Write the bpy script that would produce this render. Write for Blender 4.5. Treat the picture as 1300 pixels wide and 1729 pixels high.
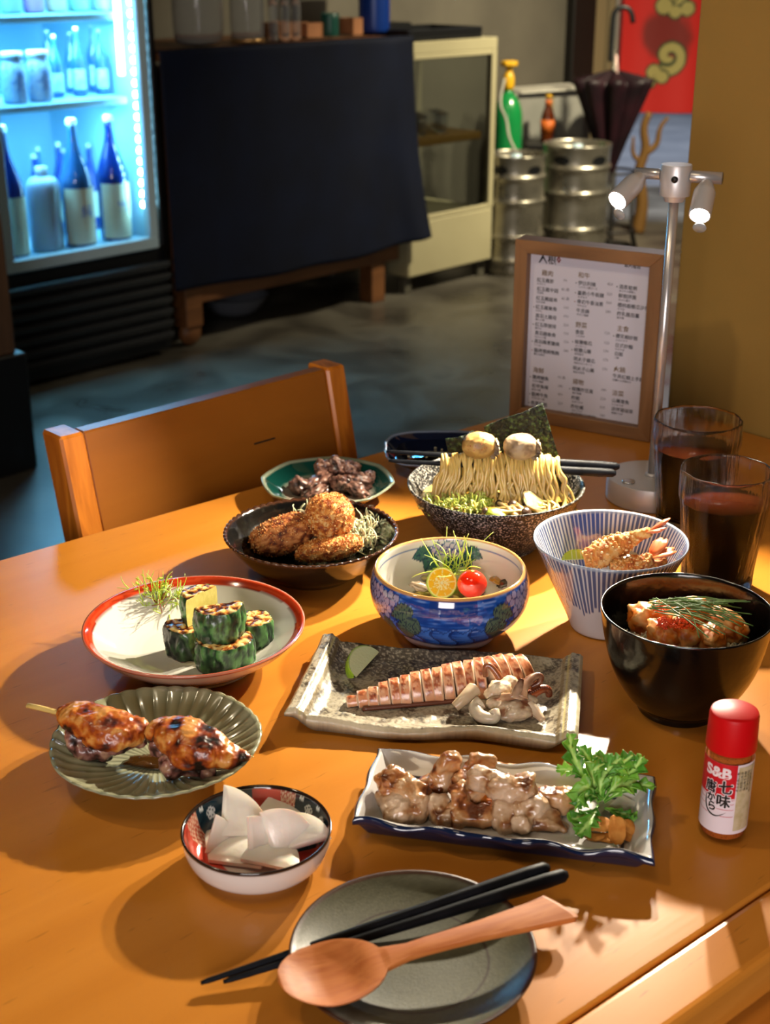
import bpy, bmesh, math, random
import numpy as np
from math import sin, cos, tan, pi, radians, atan2, sqrt
from mathutils import Vector, Matrix, Euler, noise

for _o in list(bpy.data.objects):
    bpy.data.objects.remove(_o, do_unlink=True)
SC = bpy.context.scene
COL = SC.collection
random.seed(7)
rng = np.random.default_rng(7)

# ------------------------------------------------------------------ camera
PITCH, FPX, CAMZ = radians(22.3), 2305.0, 1.28
cam_d = bpy.data.cameras.new('camera')
cam = bpy.data.objects.new('camera', cam_d); COL.objects.link(cam)
cam.location = (0, 0, CAMZ); cam.rotation_euler = (pi/2 - PITCH, 0, 0)
cam_d.sensor_fit = 'VERTICAL'; cam_d.sensor_height = 36; cam_d.sensor_width = 27.07
cam_d.lens = FPX/1729*36
cam_d.clip_start = .02; cam_d.clip_end = 60
cam_d.dof.use_dof = True; cam_d.dof.focus_distance = 1.12; cam_d.dof.aperture_fstop = 9.5
SC.camera = cam

# ------------------------------------------------------------------ view, world
SC.view_settings.view_transform = 'Standard'; SC.view_settings.look = 'None'
SC.view_settings.gamma = 1; SC.view_settings.use_curve_mapping = False
SC.view_settings.exposure = 0.0
SC.cycles.max_bounces = 8; SC.cycles.transmission_bounces = 8; SC.cycles.transparent_max_bounces = 10
SC.cycles.diffuse_bounces = 3; SC.cycles.glossy_bounces = 3
SC.cycles.caustics_reflective = False; SC.cycles.caustics_refractive = False
SC.cycles.sample_clamp_indirect = 4
W = bpy.data.worlds.new('night'); SC.world = W; W.use_nodes = True
W.node_tree.nodes['Background'].inputs[0].default_value = (1, .80, .58, 1)
W.node_tree.nodes['Background'].inputs[1].default_value = .035

def area_light(name, loc, target, size, power, color, size_y=None, spread=pi):
    d = bpy.data.lights.new(name, 'AREA'); d.energy = power; d.color = color; d.size = size; d.spread = spread
    if size_y: d.shape = 'RECTANGLE'; d.size_y = size_y
    o = bpy.data.objects.new(name, d); COL.objects.link(o); o.location = loc
    o.rotation_euler = (Vector(target)-Vector(loc)).to_track_quat('-Z', 'Y').to_euler()
    return o
# warm ceiling lamp over the diner, dim room lamps over the back of the room, street light through the door
area_light('ceiling_lamp_near', (-.2, .25, 2.45), (.1, 1.1, .7), .5, 4, (1, .78, .5))
area_light('room_lamps_behind', (-.3, -1.8, 1.36), (.25, 1.7, .9), 1.1, 62, (1, .92, .90))
area_light('ceiling_lamp_wall', (-.9, .9, 2.3), (.5, 1.7, 1.0), .12, 6.5, (1, .82, .55))
area_light('ceiling_lamp_back', (1.75, 4.9, 2.4), (.95, 6.1, .3), .16, 50, (1, .88, .62), spread=radians(100))
area_light('ceiling_lamp_counter', (.3, 3.4, 2.5), (.3, 5.4, .5), .5, 6, (1, .80, .55))
area_light('street_light', (2.2, 10.5, 3.6), (1.6, 8.3, .3), 1.2, 200, (.92, .95, 1))

# ------------------------------------------------------------------ projection helpers (pixels of the 1300x1729 photograph -> world)
def ray(px, py):
    a = (px-650)/FPX; b = -(py-864.5)/FPX
    return Vector((a, cos(PITCH)+b*sin(PITCH), -sin(PITCH)+b*cos(PITCH)))
def P(px, py, z=.72):
    d = ray(px, py); t = (z-CAMZ)/d.z
    return Vector((d.x*t, d.y*t, z))
def PY(px, py, y):
    d = ray(px, py); t = y/d.y
    return Vector((d.x*t, y, CAMZ+d.z*t))
def SP(p):                                   # pixels per metre at a point
    return FPX/(p.y*cos(PITCH)+(CAMZ-p.z)*sin(PITCH))
TZ = .72                                     # table top height
BX, BY, UX, UY = -.634, 4.65, .69, .724      # the row of furniture along the back of the room
RA = atan2(UY, UX)
def LR(s, m, z=0):                           # s along the row, m towards the room
    return Vector((BX+s*UX+m*UY, BY+s*UY-m*UX, z))

# ------------------------------------------------------------------ object helpers
def tag(o, label=None, cat=None, group=None, kind=None):
    if label: o['label'] = label
    if cat: o['category'] = cat
    if group: o['group'] = group
    if kind: o['kind'] = kind
    return o
def thing(name, label, cat, loc=(0, 0, 0), rz=0, group=None, rot=None):
    o = bpy.data.objects.new(name, None); COL.objects.link(o); o.empty_display_size = .02
    o.location = loc; o.rotation_euler = rot if rot else (0, 0, rz)
    return tag(o, label, cat, group)
def mk(name, VF, mat, parent=None, loc=None, rz=0, rot=None, smooth=True, col=None, fm=None, kind=None, autosm=None):
    V, F = VF[0], VF[1]
    me = bpy.data.meshes.new(name)
    V = np.asarray(V, dtype=float).reshape(-1, 3)
    if isinstance(F, np.ndarray) and F.ndim == 2:
        k = F.shape[1]; n = len(F)
        me.vertices.add(len(V)); me.vertices.foreach_set('co', V.ravel().astype(np.float32))
        me.loops.add(n*k); me.loops.foreach_set('vertex_index', F.ravel().astype(np.int32))
        me.polygons.add(n); me.polygons.foreach_set('loop_start', np.arange(0, n*k, k, dtype=np.int32))
        me.polygons.foreach_set('loop_total', np.full(n, k, dtype=np.int32))
        me.update(calc_edges=True)
    else:
        me.from_pydata(V.tolist(), [], [list(map(int, f)) for f in F]); me.update()
    if smooth: me.polygons.foreach_set('use_smooth', [True]*len(me.polygons))
    mats = mat if isinstance(mat, (list, tuple)) else [mat]
    for m in mats: me.materials.append(m)
    if fm is not None: me.polygons.foreach_set('material_index', np.asarray(fm, dtype=np.int32))
    if col is not None:
        a = me.color_attributes.new('Col', 'FLOAT_COLOR', 'POINT')
        c = np.ones((len(V), 4), dtype=np.float32); c[:, :3] = col; a.data.foreach_set('color', c.ravel())
    me.validate()
    if autosm is not None: me.set_sharp_from_angle(angle=radians(autosm))
    o = bpy.data.objects.new(name, me); COL.objects.link(o)
    if parent: o.parent = parent
    if loc is not None: o.location = loc
    o.rotation_euler = rot if rot else (0, 0, rz)
    if kind: o['kind'] = kind
    return o
def copy_tree(o, parent=None):
    c = o.copy(); COL.objects.link(c); c.parent = parent
    for ch in list(o.children): copy_tree(ch, c)
    return c
def join(lst):
    V = []; F = []; n = 0
    for v, f in lst:
        V.append(np.asarray(v, dtype=float).reshape(-1, 3)); F += [[i+n for i in q] for q in (f.tolist() if isinstance(f, np.ndarray) else f)]; n += len(V[-1])
    return np.concatenate(V), F
def xf(VF, loc=(0, 0, 0), rot=(0, 0, 0), sc=(1, 1, 1)):
    M = np.array(Euler(rot).to_matrix())
    return (np.asarray(VF[0])*np.array(sc)) @ M.T + np.array(loc), VF[1]
def box(sx, sy, sz, bev=.002, seg=1, c=(0, 0, 0)):
    bm = bmesh.new(); bmesh.ops.create_cube(bm, size=1)
    bmesh.ops.scale(bm, vec=(sx, sy, sz), verts=bm.verts)
    if bev > 0: bmesh.ops.bevel(bm, geom=bm.edges[:], offset=min(bev, .45*min(sx, sy, sz)), segments=seg, affect='EDGES', profile=.5)
    bm.verts.index_update()
    V = np.array([v.co[:] for v in bm.verts])+np.array(c); F = [[v.index for v in f.verts] for f in bm.faces]; bm.free()
    return V, F
def box2(a, b, bev=.002):                    # box from corner a to corner b
    a = np.array(a, float); b = np.array(b, float); s = abs(b-a)
    return box(s[0], s[1], s[2], bev, c=(a+b)/2)
def chaikin(pts, it=2):
    p = [np.array(q, float) for q in pts]
    for _ in range(it):
        r = [p[0]]
        for a, b in zip(p[:-1], p[1:]): r += [.75*a+.25*b, .25*a+.75*b]
        r.append(p[-1]); p = r
    return np.array(p)
def resample(p, n):
    p = np.asarray(p, float); d = np.r_[0, np.cumsum(np.linalg.norm(np.diff(p, axis=0), axis=1))]
    t = np.linspace(0, d[-1], n)
    return np.stack([np.interp(t, d, p[:, k]) for k in range(p.shape[1])], 1)
def smoothpath(pts, n=30):
    return resample(chaikin(pts, 3), n)
def lathe(prof, n=64, it=2, m=None, fn=None):
    """closed profile from the axis to the axis; returns V, F, theta, t"""
    pr = chaikin(prof, it) if it else np.array(prof, float)
    if m: pr = resample(pr, m)
    k = len(pr); th = np.arange(n)*2*pi/n
    T, I = np.meshgrid(th, np.arange(k), indexing='ij')
    R = pr[:, 0][I]; Z = pr[:, 1][I]; t = I/(k-1)
    if fn: R, Z = fn(T, R.copy(), Z.copy(), t)
    V = np.stack([R*np.cos(T), R*np.sin(T), Z], 2).reshape(-1, 3)
    i = np.arange(n); j = np.arange(k-1); A, B = np.meshgrid(i, j, indexing='ij'); A2 = (A+1) % n
    F = np.stack([A*k+B, A2*k+B, A2*k+B+1, A*k+B+1], 2).reshape(-1, 4)
    return V, F, T.ravel(), t.ravel()
def tube(pts, rad, sides=8, flat=1.0, caps=True, closed=False):
    p = [Vector(q) for q in pts]; n = len(p)
    rad = [rad]*n if np.isscalar(rad) else list(rad)
    V = []; up = None
    for i in range(n):
        t = (p[min(i+1, n-1)]-p[max(i-1, 0)]).normalized()
        if t.length < 1e-9: t = Vector((0, 0, 1))
        if up is None:
            up = Vector((0, 0, 1)) if abs(t.z) < .9 else Vector((1, 0, 0))
        up = (up-t*up.dot(t)).normalized(); sd = t.cross(up)
        for k in range(sides):
            a = 2*pi*k/sides; q = p[i]+(sd*cos(a)+up*sin(a)*flat)*rad[i]; V.append(q[:])
    F = []
    for i in range(n-1):
        for k in range(sides):
            a = i*sides+k; b = i*sides+(k+1) % sides; F.append([a, b, b+sides, a+sides])
    if caps: F.append(list(range(sides-1, -1, -1))); F.append([(n-1)*sides+k for k in range(sides)])
    return np.array(V), F
def cyl(p0, p1, r, sides=16, r2=None): return tube([p0, p1], [r, r if r2 is None else r2], sides)
_ico = {}
def ico(sub):
    if sub not in _ico:
        bm = bmesh.new(); bmesh.ops.create_icosphere(bm, subdivisions=sub, radius=1)
        _ico[sub] = (np.array([v.co[:] for v in bm.verts]), np.array([[v.index for v in f.verts] for f in bm.faces])); bm.free()
    return _ico[sub][0].copy(), _ico[sub][1].copy()
def nz(p, s, seed=0, oct=3):
    return noise.fractal(Vector((p[0]*s+seed*7.31, p[1]*s-seed*3.7, p[2]*s+seed*1.9)), 1.0, 2.0, oct)
def blob(rad, seed=0, amp=.18, fr=1.6, amp2=.05, fr2=6, sub=4, power=2.0, ridge=0.0, flatb=None):
    """rounded lump: superellipsoid with two noises and folds"""
    V, F = ico(sub)
    if power != 2.0:
        V = V/((np.abs(V)**power).sum(1)**(1/power))[:, None]
    d = np.array([amp*nz(v, fr, seed)+amp2*nz(v, fr2, seed+5)-(ridge*(1-abs(nz(v, fr*1.3, seed+11, 2))*3.2)**2 if ridge and abs(nz(v, fr*1.3, seed+11, 2)) < .31 else 0) for v in V])
    V = V*(1+d)[:, None]*np.array(rad)
    if flatb is not None: V[:, 2] = np.maximum(V[:, 2], flatb*rad[2])
    return V, F
def vnormals(V, F):
    V = np.asarray(V); N = np.zeros_like(V)
    F = np.asarray(F); a, b, c = V[F[:, 0]], V[F[:, 1]], V[F[:, 2]]
    fn = np.cross(b-a, c-a)
    for k in range(F.shape[1]): np.add.at(N, F[:, k], fn)
    return N/(np.linalg.norm(N, axis=1)[:, None]+1e-12)
def fuse(parts, voxel, amp=0, fr=40, seed=0, amp2=0, fr2=200, power=2.0, its=4):
    """one continuous skin over overlapping ellipsoids (c, r, rot)"""
    L = []
    for q in parts:
        v, f = ico(3)
        if power != 2.0: v = v/((np.abs(v)**power).sum(1)**(1/power))[:, None]*.93
        L.append(xf((v, f), q[0], q[2] if len(q) > 2 else (0, 0, 0), q[1]))
    V, F = join(L)
    me = bpy.data.meshes.new('t'); me.from_pydata(V.tolist(), [], F)
    o = bpy.data.objects.new('t', me); COL.objects.link(o)
    r = o.modifiers.new('r', 'REMESH'); r.mode = 'VOXEL'; r.voxel_size = voxel
    s = o.modifiers.new('s', 'SMOOTH'); s.iterations = its; s.factor = .5
    dg = bpy.context.evaluated_depsgraph_get(); m2 = bpy.data.meshes.new_from_object(o.evaluated_get(dg))
    V = np.zeros(len(m2.vertices)*3); m2.vertices.foreach_get('co', V); V = V.reshape(-1, 3)
    F = [list(p.vertices) for p in m2.polygons]
    N = np.zeros(len(m2.vertices)*3); m2.vertices.foreach_get('normal', N); N = N.reshape(-1, 3)
    bpy.data.objects.remove(o, do_unlink=True); bpy.data.meshes.remove(me); bpy.data.meshes.remove(m2)
    if amp or amp2:
        V = V+N*np.array([amp*nz(v, fr, seed)+amp2*nz(v, fr2, seed+3, 2) for v in V])[:, None]
    return V, F
def text_vf(s, size=.01, align='LEFT', res=3, font=None, bold=0, shear=0):
    cu = bpy.data.curves.new('t', 'FONT'); cu.body = s; cu.size = size; cu.align_x = align; cu.resolution_u = res
    cu.offset = bold; cu.shear = shear
    o = bpy.data.objects.new('t', cu); COL.objects.link(o)
    dg = bpy.context.evaluated_depsgraph_get(); me = bpy.data.meshes.new_from_object(o.evaluated_get(dg))
    V = np.array([v.co[:] for v in me.vertices]).reshape(-1, 3); F = [list(p.vertices) for p in me.polygons]
    bpy.data.objects.remove(o, do_unlink=True); bpy.data.curves.remove(cu); bpy.data.meshes.remove(me)
    return V, F

# ------------------------------------------------------------------ materials
def hx(h):
    h = h.lstrip('#'); c = [int(h[i:i+2], 16)/255 for i in (0, 2, 4)]
    return tuple((x/12.92 if x <= .04045 else ((x+.055)/1.055)**2.4) for x in c)
def mat(name, base='#808080', rough=.5, metal=0, ramp=None, scale=20, detail=4, dist=0, stretch=None, bump=0, bscale=60,
        bdist=.001, spec=.5, coat=0, crough=.05, trans=0, ior=1.45, sss=0, sssr=.005, emit=None, estr=0, vcol=False, vnoise=0,
        bstretch=None, sheen=0, alpha=1, bdetail=4, rvar=0, aniso=0):
    m = bpy.data.materials.new(name); m.use_nodes = True; nt = m.node_tree; N = nt.nodes; L = nt.links
    b = N['Principled BSDF']; I = b.inputs
    bc = hx(base) if isinstance(base, str) else base
    I['Base Color'].default_value = (*bc, 1); I['Roughness'].default_value = rough; I['Metallic'].default_value = metal
    I['Specular IOR Level'].default_value = spec; I['Coat Weight'].default_value = coat; I['Coat Roughness'].default_value = crough
    I['Transmission Weight'].default_value = trans; I['IOR'].default_value = ior; I['Sheen Weight'].default_value = sheen
    I['Alpha'].default_value = alpha; I['Anisotropic'].default_value = aniso
    if sss:
        I['Subsurface Weight'].default_value = sss; I['Subsurface Radius'].default_value = (1, .45, .25); I['Subsurface Scale'].default_value = sssr
    if emit: I['Emission Color'].default_value = (*(hx(emit) if isinstance(emit, str) else emit), 1); I['Emission Strength'].default_value = estr
    def coords(st):
        tc = N.new('ShaderNodeTexCoord'); mp = N.new('ShaderNodeMapping'); L.new(tc.outputs['Object'], mp.inputs[0])
        if st: mp.inputs['Scale'].default_value = st
        return mp.outputs[0]
    out = None
    if ramp:
        n = N.new('ShaderNodeTexNoise'); n.inputs['Scale'].default_value = scale; n.inputs['Detail'].default_value = detail; n.inputs['Distortion'].default_value = dist
        L.new(coords(stretch), n.inputs['Vector'])
        r = N.new('ShaderNodeValToRGB'); L.new(n.outputs['Fac'], r.inputs[0]); e = r.color_ramp.elements
        while len(e) > len(ramp): e.remove(e[-1])
        for i, (p, c) in enumerate(ramp):
            if i >= len(e): e.new(p)
            e[i].position = p; e[i].color = (*(hx(c) if isinstance(c, str) else c), 1)
        out = r.outputs[0]
        if rvar:
            mr = N.new('ShaderNodeMapRange'); L.new(n.outputs['Fac'], mr.inputs[0]); mr.inputs[1].default_value = .3; mr.inputs[2].default_value = .7
            mr.inputs[3].default_value = max(0, rough-rvar); mr.inputs[4].default_value = rough+rvar; L.new(mr.outputs[0], I['Roughness'])
    if vcol:
        a = N.new('ShaderNodeAttribute'); a.attribute_name = 'Col'; o2 = a.outputs['Color']
        if out is not None:
            mx = N.new('ShaderNodeMix'); mx.data_type = 'RGBA'; mx.blend_type = 'MULTIPLY'; mx.inputs[0].default_value = 1
            L.new(o2, mx.inputs[6]); L.new(out, mx.inputs[7]); out = mx.outputs[2]
        else: out = o2
    if out is not None: L.new(out, I['Base Color'])
    if bump:
        n = N.new('ShaderNodeTexNoise'); n.inputs['Scale'].default_value = bscale; n.inputs['Detail'].default_value = bdetail
        L.new(coords(bstretch), n.inputs['Vector']); bp = N.new('ShaderNodeBump'); bp.inputs['Strength'].default_value = bump
        bp.inputs['Distance'].default_value = bdist; L.new(n.outputs['Fac'], bp.inputs['Height']); L.new(bp.outputs[0], I['Normal'])
        if coat: L.new(bp.outputs[0], I['Coat Normal'])
    return m
def lerp(a, b, t): return np.asarray(a)*(1-t)+np.asarray(b)*t
def sstep(x, a, b):
    t = np.clip((x-a)/(b-a), 0, 1); return t*t*(3-2*t)
def nzv(P3, s, seed=0, oct=2): return np.array([nz(p, s, seed, oct) for p in P3])
class Paint:
    """flat print as vertex colours: shapes on (u, v) surface coordinates"""
    def __init__(self, u, v, base): self.u, self.v = u, v; self.c = np.tile(np.array(base, float), (len(u), 1))
    def put(self, mask, col, a=1.0):
        m = np.clip(mask, 0, 1)[:, None]*a; self.c = self.c*(1-m)+np.array(hx(col) if isinstance(col, str) else col)*m
    def leaf(self, cx, cy, ang, ln, w, col, line):
        x = (self.u-cx)*cos(ang)+(self.v-cy)*sin(ang); y = -(self.u-cx)*sin(ang)+(self.v-cy)*cos(ang)
        t = x/ln; hw = w*np.sin(np.clip(t, 0, 1)**.75*pi)*(1+.08*np.sin(t*40)); e = np.abs(y)-hw; ok = (t > 0) & (t < 1)
        self.put(ok*(e < 0), col); k = w*.07
        self.put(ok*((np.abs(e) < k) | (np.abs(y) < k*.7) | ((e < 0) & (np.abs(((t*6-np.abs(y)/w*1.2) % 1)-.5) < .09))), line, .85)
    def dot(self, cx, cy, r, col, line=None, lw=.0004):
        d = np.hypot(self.u-cx, self.v-cy); self.put(d < r, col)
        if line: self.put(np.abs(d-r) < lw, line, .9)
    def flower(self, cx, cy, r, col, line, n=4, ph=0):
        for k in range(n):
            a = ph+2*pi*k/n; self.dot(cx+cos(a)*r*.55, cy+sin(a)*r*.55, r*.5, col, line, r*.07)
        self.dot(cx, cy, r*.16, line)
# ------------------------------------------------------------------ world -> local
def WL(VF, o):
    M = Matrix.Translation(o.location) @ o.rotation_euler.to_matrix().to_4x4()
    Mi = np.array(M.inverted()); V = np.asarray(VF[0], float).reshape(-1, 3)
    return V @ Mi[:3, :3].T + Mi[:3, 3], VF[1]
def RL(px, py, m=0):
    d = ray(px, py); c = BX*UY-BY*UX+m
    t = c/(d.x*UY-d.y*UX); x, y, z = d.x*t, d.y*t, CAMZ+d.z*t
    return (x-BX)*UX+(y-BY)*UY, z
def lbox(s0, s1, m0, m1, z0, z1, bev=.003):   # box in the frame of the back row (for an object rotated by RA at LR(0,0))
    return box2((s0, -m0, z0), (s1, -m1, z1), bev)

# ------------------------------------------------------------------ structure
m_floor = mat('polished_concrete', ramp=[(.25, '#2a2723'), (.45, '#45413a'), (.6, '#57534a'), (.8, '#38352f')], scale=3.2, detail=9, dist=.6, rough=.36, rvar=.12, bump=.12, bscale=30, bdist=.002)
m_wallr = mat('mustard_paint', ramp=[(.3, '#86662a'), (.7, '#927032')], scale=3, rough=.75, bump=.25, bscale=260, bdist=.0006)
m_wallb = mat('beige_plaster', ramp=[(.3, '#5c574c'), (.7, '#706a5c')], scale=2.5, rough=.8, bump=.15, bscale=60)
m_dark = mat('dark_paint', '#15120f', rough=.5)
m_black = mat('black_lacquer_panel', '#07080b', rough=.45)
m_post = mat('beige_post', '#8a7a5a', rough=.6)
m_ceil = mat('ceiling_paint', '#3a352c', rough=.9)
fl = mk('floor', box2((-4, -2, -.1), (4, 8.2, 0), 0), m_floor, smooth=False); tag(fl, kind='structure')
ce = mk('ceiling', box2((-4, -2, 2.7), (4, 8.2, 2.8), 0), m_ceil, smooth=False); tag(ce, kind='structure')
e_t = Vector((.748, .664, 0)); n_t = Vector((-.664, .748, 0)); RT = atan2(.664, .748)
# right wall: partition closing the far end of the dining table
def TN(t, n, z=0): return Vector((e_t.x*t+n_t.x*n, e_t.y*t+n_t.y*n, z))
wedge = P(1122, 690, TZ); wt = wedge.dot(e_t)+.005; wn = wedge.dot(n_t)
o = mk('wall_right', box2((0, 0, 0), (.12, -(wn+1.6), 2.7), .002), m_wallr, loc=TN(wt, wn, 0), rz=RT, smooth=False); tag(o, kind='structure')
# back wall behind the kegs and the counter
sR, _ = RL(966, 100, -.75)
o = mk('wall_back', lbox(-2.6, sR, -.75, -.85, 0, 2.7, 0), m_wallb, loc=LR(0, 0), rz=RA, smooth=False); tag(o, kind='structure')
o = mk('wall_left', box2((-1.95, -2, 0), (-1.85, 5.2, 2.7), 0), mat('brown_wall', '#3a2a1c', rough=.7), smooth=False); tag(o, kind='structure')
# door posts at the street door
sa, _ = RL(966, 100, -.70); sb, _ = RL(1003, 100, -.70); sc2, _ = RL(1026, 100, -.70); sd, _ = RL(1040, 100, -.7); se, _ = RL(1056, 100, -.7)
for k, (a, b, mm, mt) in enumerate([(sa, sb, m_dark, 0), (sb+.01, sc2, m_post, 1), (sc2+.03, sd, m_post, 1), (sd+.02, se, mat('pale_post', '#8c9088', rough=.5), 1)]):
    o = mk('trim_%d' % (k+1), lbox(a, b, -.70-.02*mt, -.80, 0, 2.7, .004), mm, loc=LR(0, 0), rz=RA, smooth=False); tag(o, kind='structure')
# pavement outside
m_pave = mat('pavement', ramp=[(.3, '#5a6270'), (.7, '#79808c')], scale=2, rough=.8)
o = mk('floor_street', box2((-4, 8.2, -.1), (9, 20, -.004), 0), m_pave, smooth=False); tag(o, kind='structure')
o = mk('wall_street', box2((-4, 17, 0), (9, 17.2, 3.5), 0), mat('blue_facade', '#4a6690', rough=.8), smooth=False); tag(o, kind='structure')

# left pillar: brown column on a black plinth
m_pil = mat('dark_brown_board', ramp=[(.35, '#4a3423'), (.65, '#5d432e')], scale=3, stretch=(8, 8, 1), rough=.5)
pil = thing('pillar', 'brown square pillar on a black plinth at the left edge', 'pillar', LR(-1.085, .6255), RA)
mk('plinth', box2((-.7, 0, 0), (0, .42, .32), .004), m_black, pil, smooth=False)
mk('column', box2((-.7, .012, .3205), (-.023, .40, 2.68), .003), m_pil, pil, smooth=False)

# ------------------------------------------------------------------ drinks fridge
m_fin = mat('fridge_white_liner', '#a0d4e8', rough=.4)
m_falu = mat('fridge_aluminium', '#b4ccd6', rough=.35, metal=.15)
m_glass = mat('clear_glass', (1, 1, 1), rough=.02, trans=1, ior=1.45)
m_glasst = mat('thin_pane', (1, 1, 1), rough=.02, trans=1, ior=1.02, alpha=.25)
m_led = mat('led_bead', '#a8e4ff', emit=(.34, .78, 1.0), estr=85)
m_ledw = mat('led_tube', '#ffffff', emit=(.45, .9, 1.0), estr=6)
s0, s1 = RL(40, 455)[0]-.06, RL(270, 420)[0]
z0 = .375
fr = thing('drinks_fridge', 'tall glass-door drinks fridge lit blue, full of sake bottles', 'fridge', LR(0, 0), RA)
mk('base_cabinet', lbox(s0-.06, s1+.034, -.01, -.62, .02, z0-.01), m_black, fr, smooth=False)
for k in range(7):
    mk('louvre', xf(box(s1-s0+.06, .02, .026, .004), ((s0+s1)/2, -.006, .075+k*.04), (radians(24), 0, 0)), mat('louvre_grey', '#1a1c20', rough=.4) if k == 0 else bpy.data.materials['louvre_grey'], fr, smooth=False)
mk('side_panel', lbox(s1+.012, s1+.034, -.003, -.62, z0, 2.0), m_black, fr, smooth=False)
mk('side_panel', lbox(s0-.06, s0-.012, -.003, -.62, z0, 2.0), m_black, fr, smooth=False)
mk('back_panel', lbox(s0-.012, s1+.012, -.58, -.62, z0, 2.0, 0), m_fin, fr, smooth=False)
mk('liner', join([lbox(s0-.012, s0, -.04, -.58, z0, 1.95, 0), lbox(s1, s1+.012, -.04, -.58, z0, 1.95, 0), lbox(s0, s1, -.04, -.58, z0, z0+.02, 0), lbox(s0, s1, -.04, -.58, 1.93, 1.95, 0)]), m_fin, fr, smooth=False)
dr = mk('door', join([lbox(s0, s1, .0, -.03, z0-.004, z0+.035), lbox(s0, s1, 0, -.03, 1.9, 1.95), lbox(s0, s0+.035, 0, -.03, z0+.035, 1.9), lbox(s1-.035, s1, 0, -.03, z0+.035, 1.9)]), m_falu, fr, smooth=False)
mk('door_pane', lbox(s0+.035, s1-.035, -.012, -.016, z0+.035, 1.9, 0), m_glasst, dr, smooth=False)
zA = RL(12, 178, -.12)[1]; zB = zA+.255
for zz in (zA, zB, zB+.26):
    mk('shelf', join([lbox(s0+.005, s1-.03, -.08, -.10, zz-.022, zz), lbox(s0+.005, s1-.03, -.10, -.56, zz-.008, zz, 0)]), m_fin, fr, smooth=False)
bead, bf = ico(2)
L0 = RL(243, 345, -.045); L1 = RL(220, -120, -.045); nb = 25
for k in range(nb):
    t = k/(nb-1); mk('led_bead', (bead*.0105, bf), m_led, fr, loc=(L0[0], .045, L0[1]+(L1[1]-L0[1])*t))
mk('led_tube', lbox(L0[0]-.050, L0[0]-.034, -.05, -.07, RL(205, 128, -.05)[1], 1.6), m_ledw, fr, smooth=False)
for k in range(4):  # area lights added inside, under top and shelves, to brighten the fridge
    l = bpy.data.lights.new('fridge_fill', 'AREA'); l.energy = 30; l.color = (.22, .66, 1); l.shape = 'RECTANGLE'; l.size = .45; l.size_y = .3
    lo = bpy.data.objects.new('fridge_fill', l); COL.objects.link(lo); lo.parent = fr
    lo.location = ((s0+s1)/2, .25 if k == 1 else .16, (zA-.04, 1.9, zB-.04, zB+.22)[k]); lo.rotation_euler = (0, 0, 0)
    if k != 1: l.energy = (9, 0, 12, 10)[k]; l.size = .42; l.size_y = .12

m_bdark = mat('blue_black_glass', '#0c2a6e', rough=.08, coat=.6)
m_blue2 = mat('smoke_glass', '#23507e', rough=.1, coat=.5)
m_label = mat('paper_label', ramp=[(.3, '#c8cdb0'), (.7, '#dcdcc0')], scale=14, rough=.7)
m_lblue = mat('blue_print', '#2a62b8', rough=.6); m_ink = mat('dark_ink', '#23262c', rough=.7)
m_capw = mat('white_cap', '#c9d8de', rough=.4)
def sake_bottle(loc, h, r, label, mglass, lab=(.05, .45), group=None, txt=None, mlab=None, cat='bottle', grp=None):
    t = thing('sake_bottle', label, cat, loc, RA, grp)
    g = lathe([(0, 0), (r*.9, 0), (r, .01), (r, h*.48), (r*.95, h*.56), (r*.45, h*.74), (r*.27, h*.84), (r*.27, h*.96), (0, h*.96)], 32)
    mk('glass_body', g[:2], mglass, t)
    mk('cap', lathe([(0, h*.955), (r*.32, h*.955), (r*.32, h*.955), (r*.3, h), (0, h)], 20, 1)[:2], m_capw, t)
    n = 24; a = np.linspace(-pi*.95, -pi*.05, n); rr = r*1.012
    V = []; F = []
    for z in (h*lab[0], h*lab[1]):
        for q in a: V.append((rr*cos(q), rr*sin(q), z))
    for i in range(n-1): F.append((i, i+1, n+i+1, n+i))
    lb = mk('paper_label', (V, F), mlab or m_label, t)
    if txt:
        V, F = text_vf(txt, h*.11, 'CENTER', 2); V[:, 2] = V[:, 1]+h*(lab[0]+lab[1])*.5; an = -pi/2+V[:, 0]/rr
        V = np.stack([rr*1.01*np.cos(an), rr*1.01*np.sin(an), V[:, 2]], 1); mk('lettering', (V, F), m_lblue, lb, smooth=False)
    return t
zf = z0+.0205
SB = [(197, 'rightmost front sake bottle with cream label and blue lettering, beside the light strip', m_bdark, '雪'), (136, 'front sake bottle with cream label in the middle of the bottom fridge shelf', m_blue2, '純'), (20, 'front sake bottle half hidden by the pillar at the left of the fridge', m_bdark, None)]
for px, lb, mg, tx in SB:
    s_, _ = RL(px, 400, -.12); sake_bottle(LR(s_, -.12, zf), .40, .052, lb, mg, (.03, .47), txt=tx)
# plastic jug
s_, _ = RL(80, 400, -.13)
j = thing('plastic_jug', 'pale translucent plastic jug on the fridge floor left of the labelled sake bottles', 'jug', LR(s_, -.13, zf), RA)
mk('jug_body', lathe([(0, 0), (.05, 0), (.055, .02), (.05, .10), (.056, .2), (.045, .225), (.02, .235), (0, .235)], 24, fn=lambda T, R, Z, t: (R*(1+.05*np.cos(4*T)), Z))[:2], mat('milky_plastic', '#9db8c8', rough=.3, sss=.3), j)
mk('screw_cap', cyl((0, 0, .2345), (0, 0, .262), .019, 18), m_capw, j)
rr_ = random.Random(3)
for k in range(7):
    s_, _ = RL(62+k*21+(8 if k > 3 else 0), 380, -.36)
    sake_bottle(LR(s_, -.34-.05*(k % 2), zf), .27+.015*(k % 3), .030, ['first','second','third','fourth','fifth','sixth','seventh'][k]+' from the left of the small dark bottles behind the sake bottles', m_blue2 if k % 2 else m_bdark, (.15, .45), grp='small bottles in the back row of the fridge')
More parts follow.
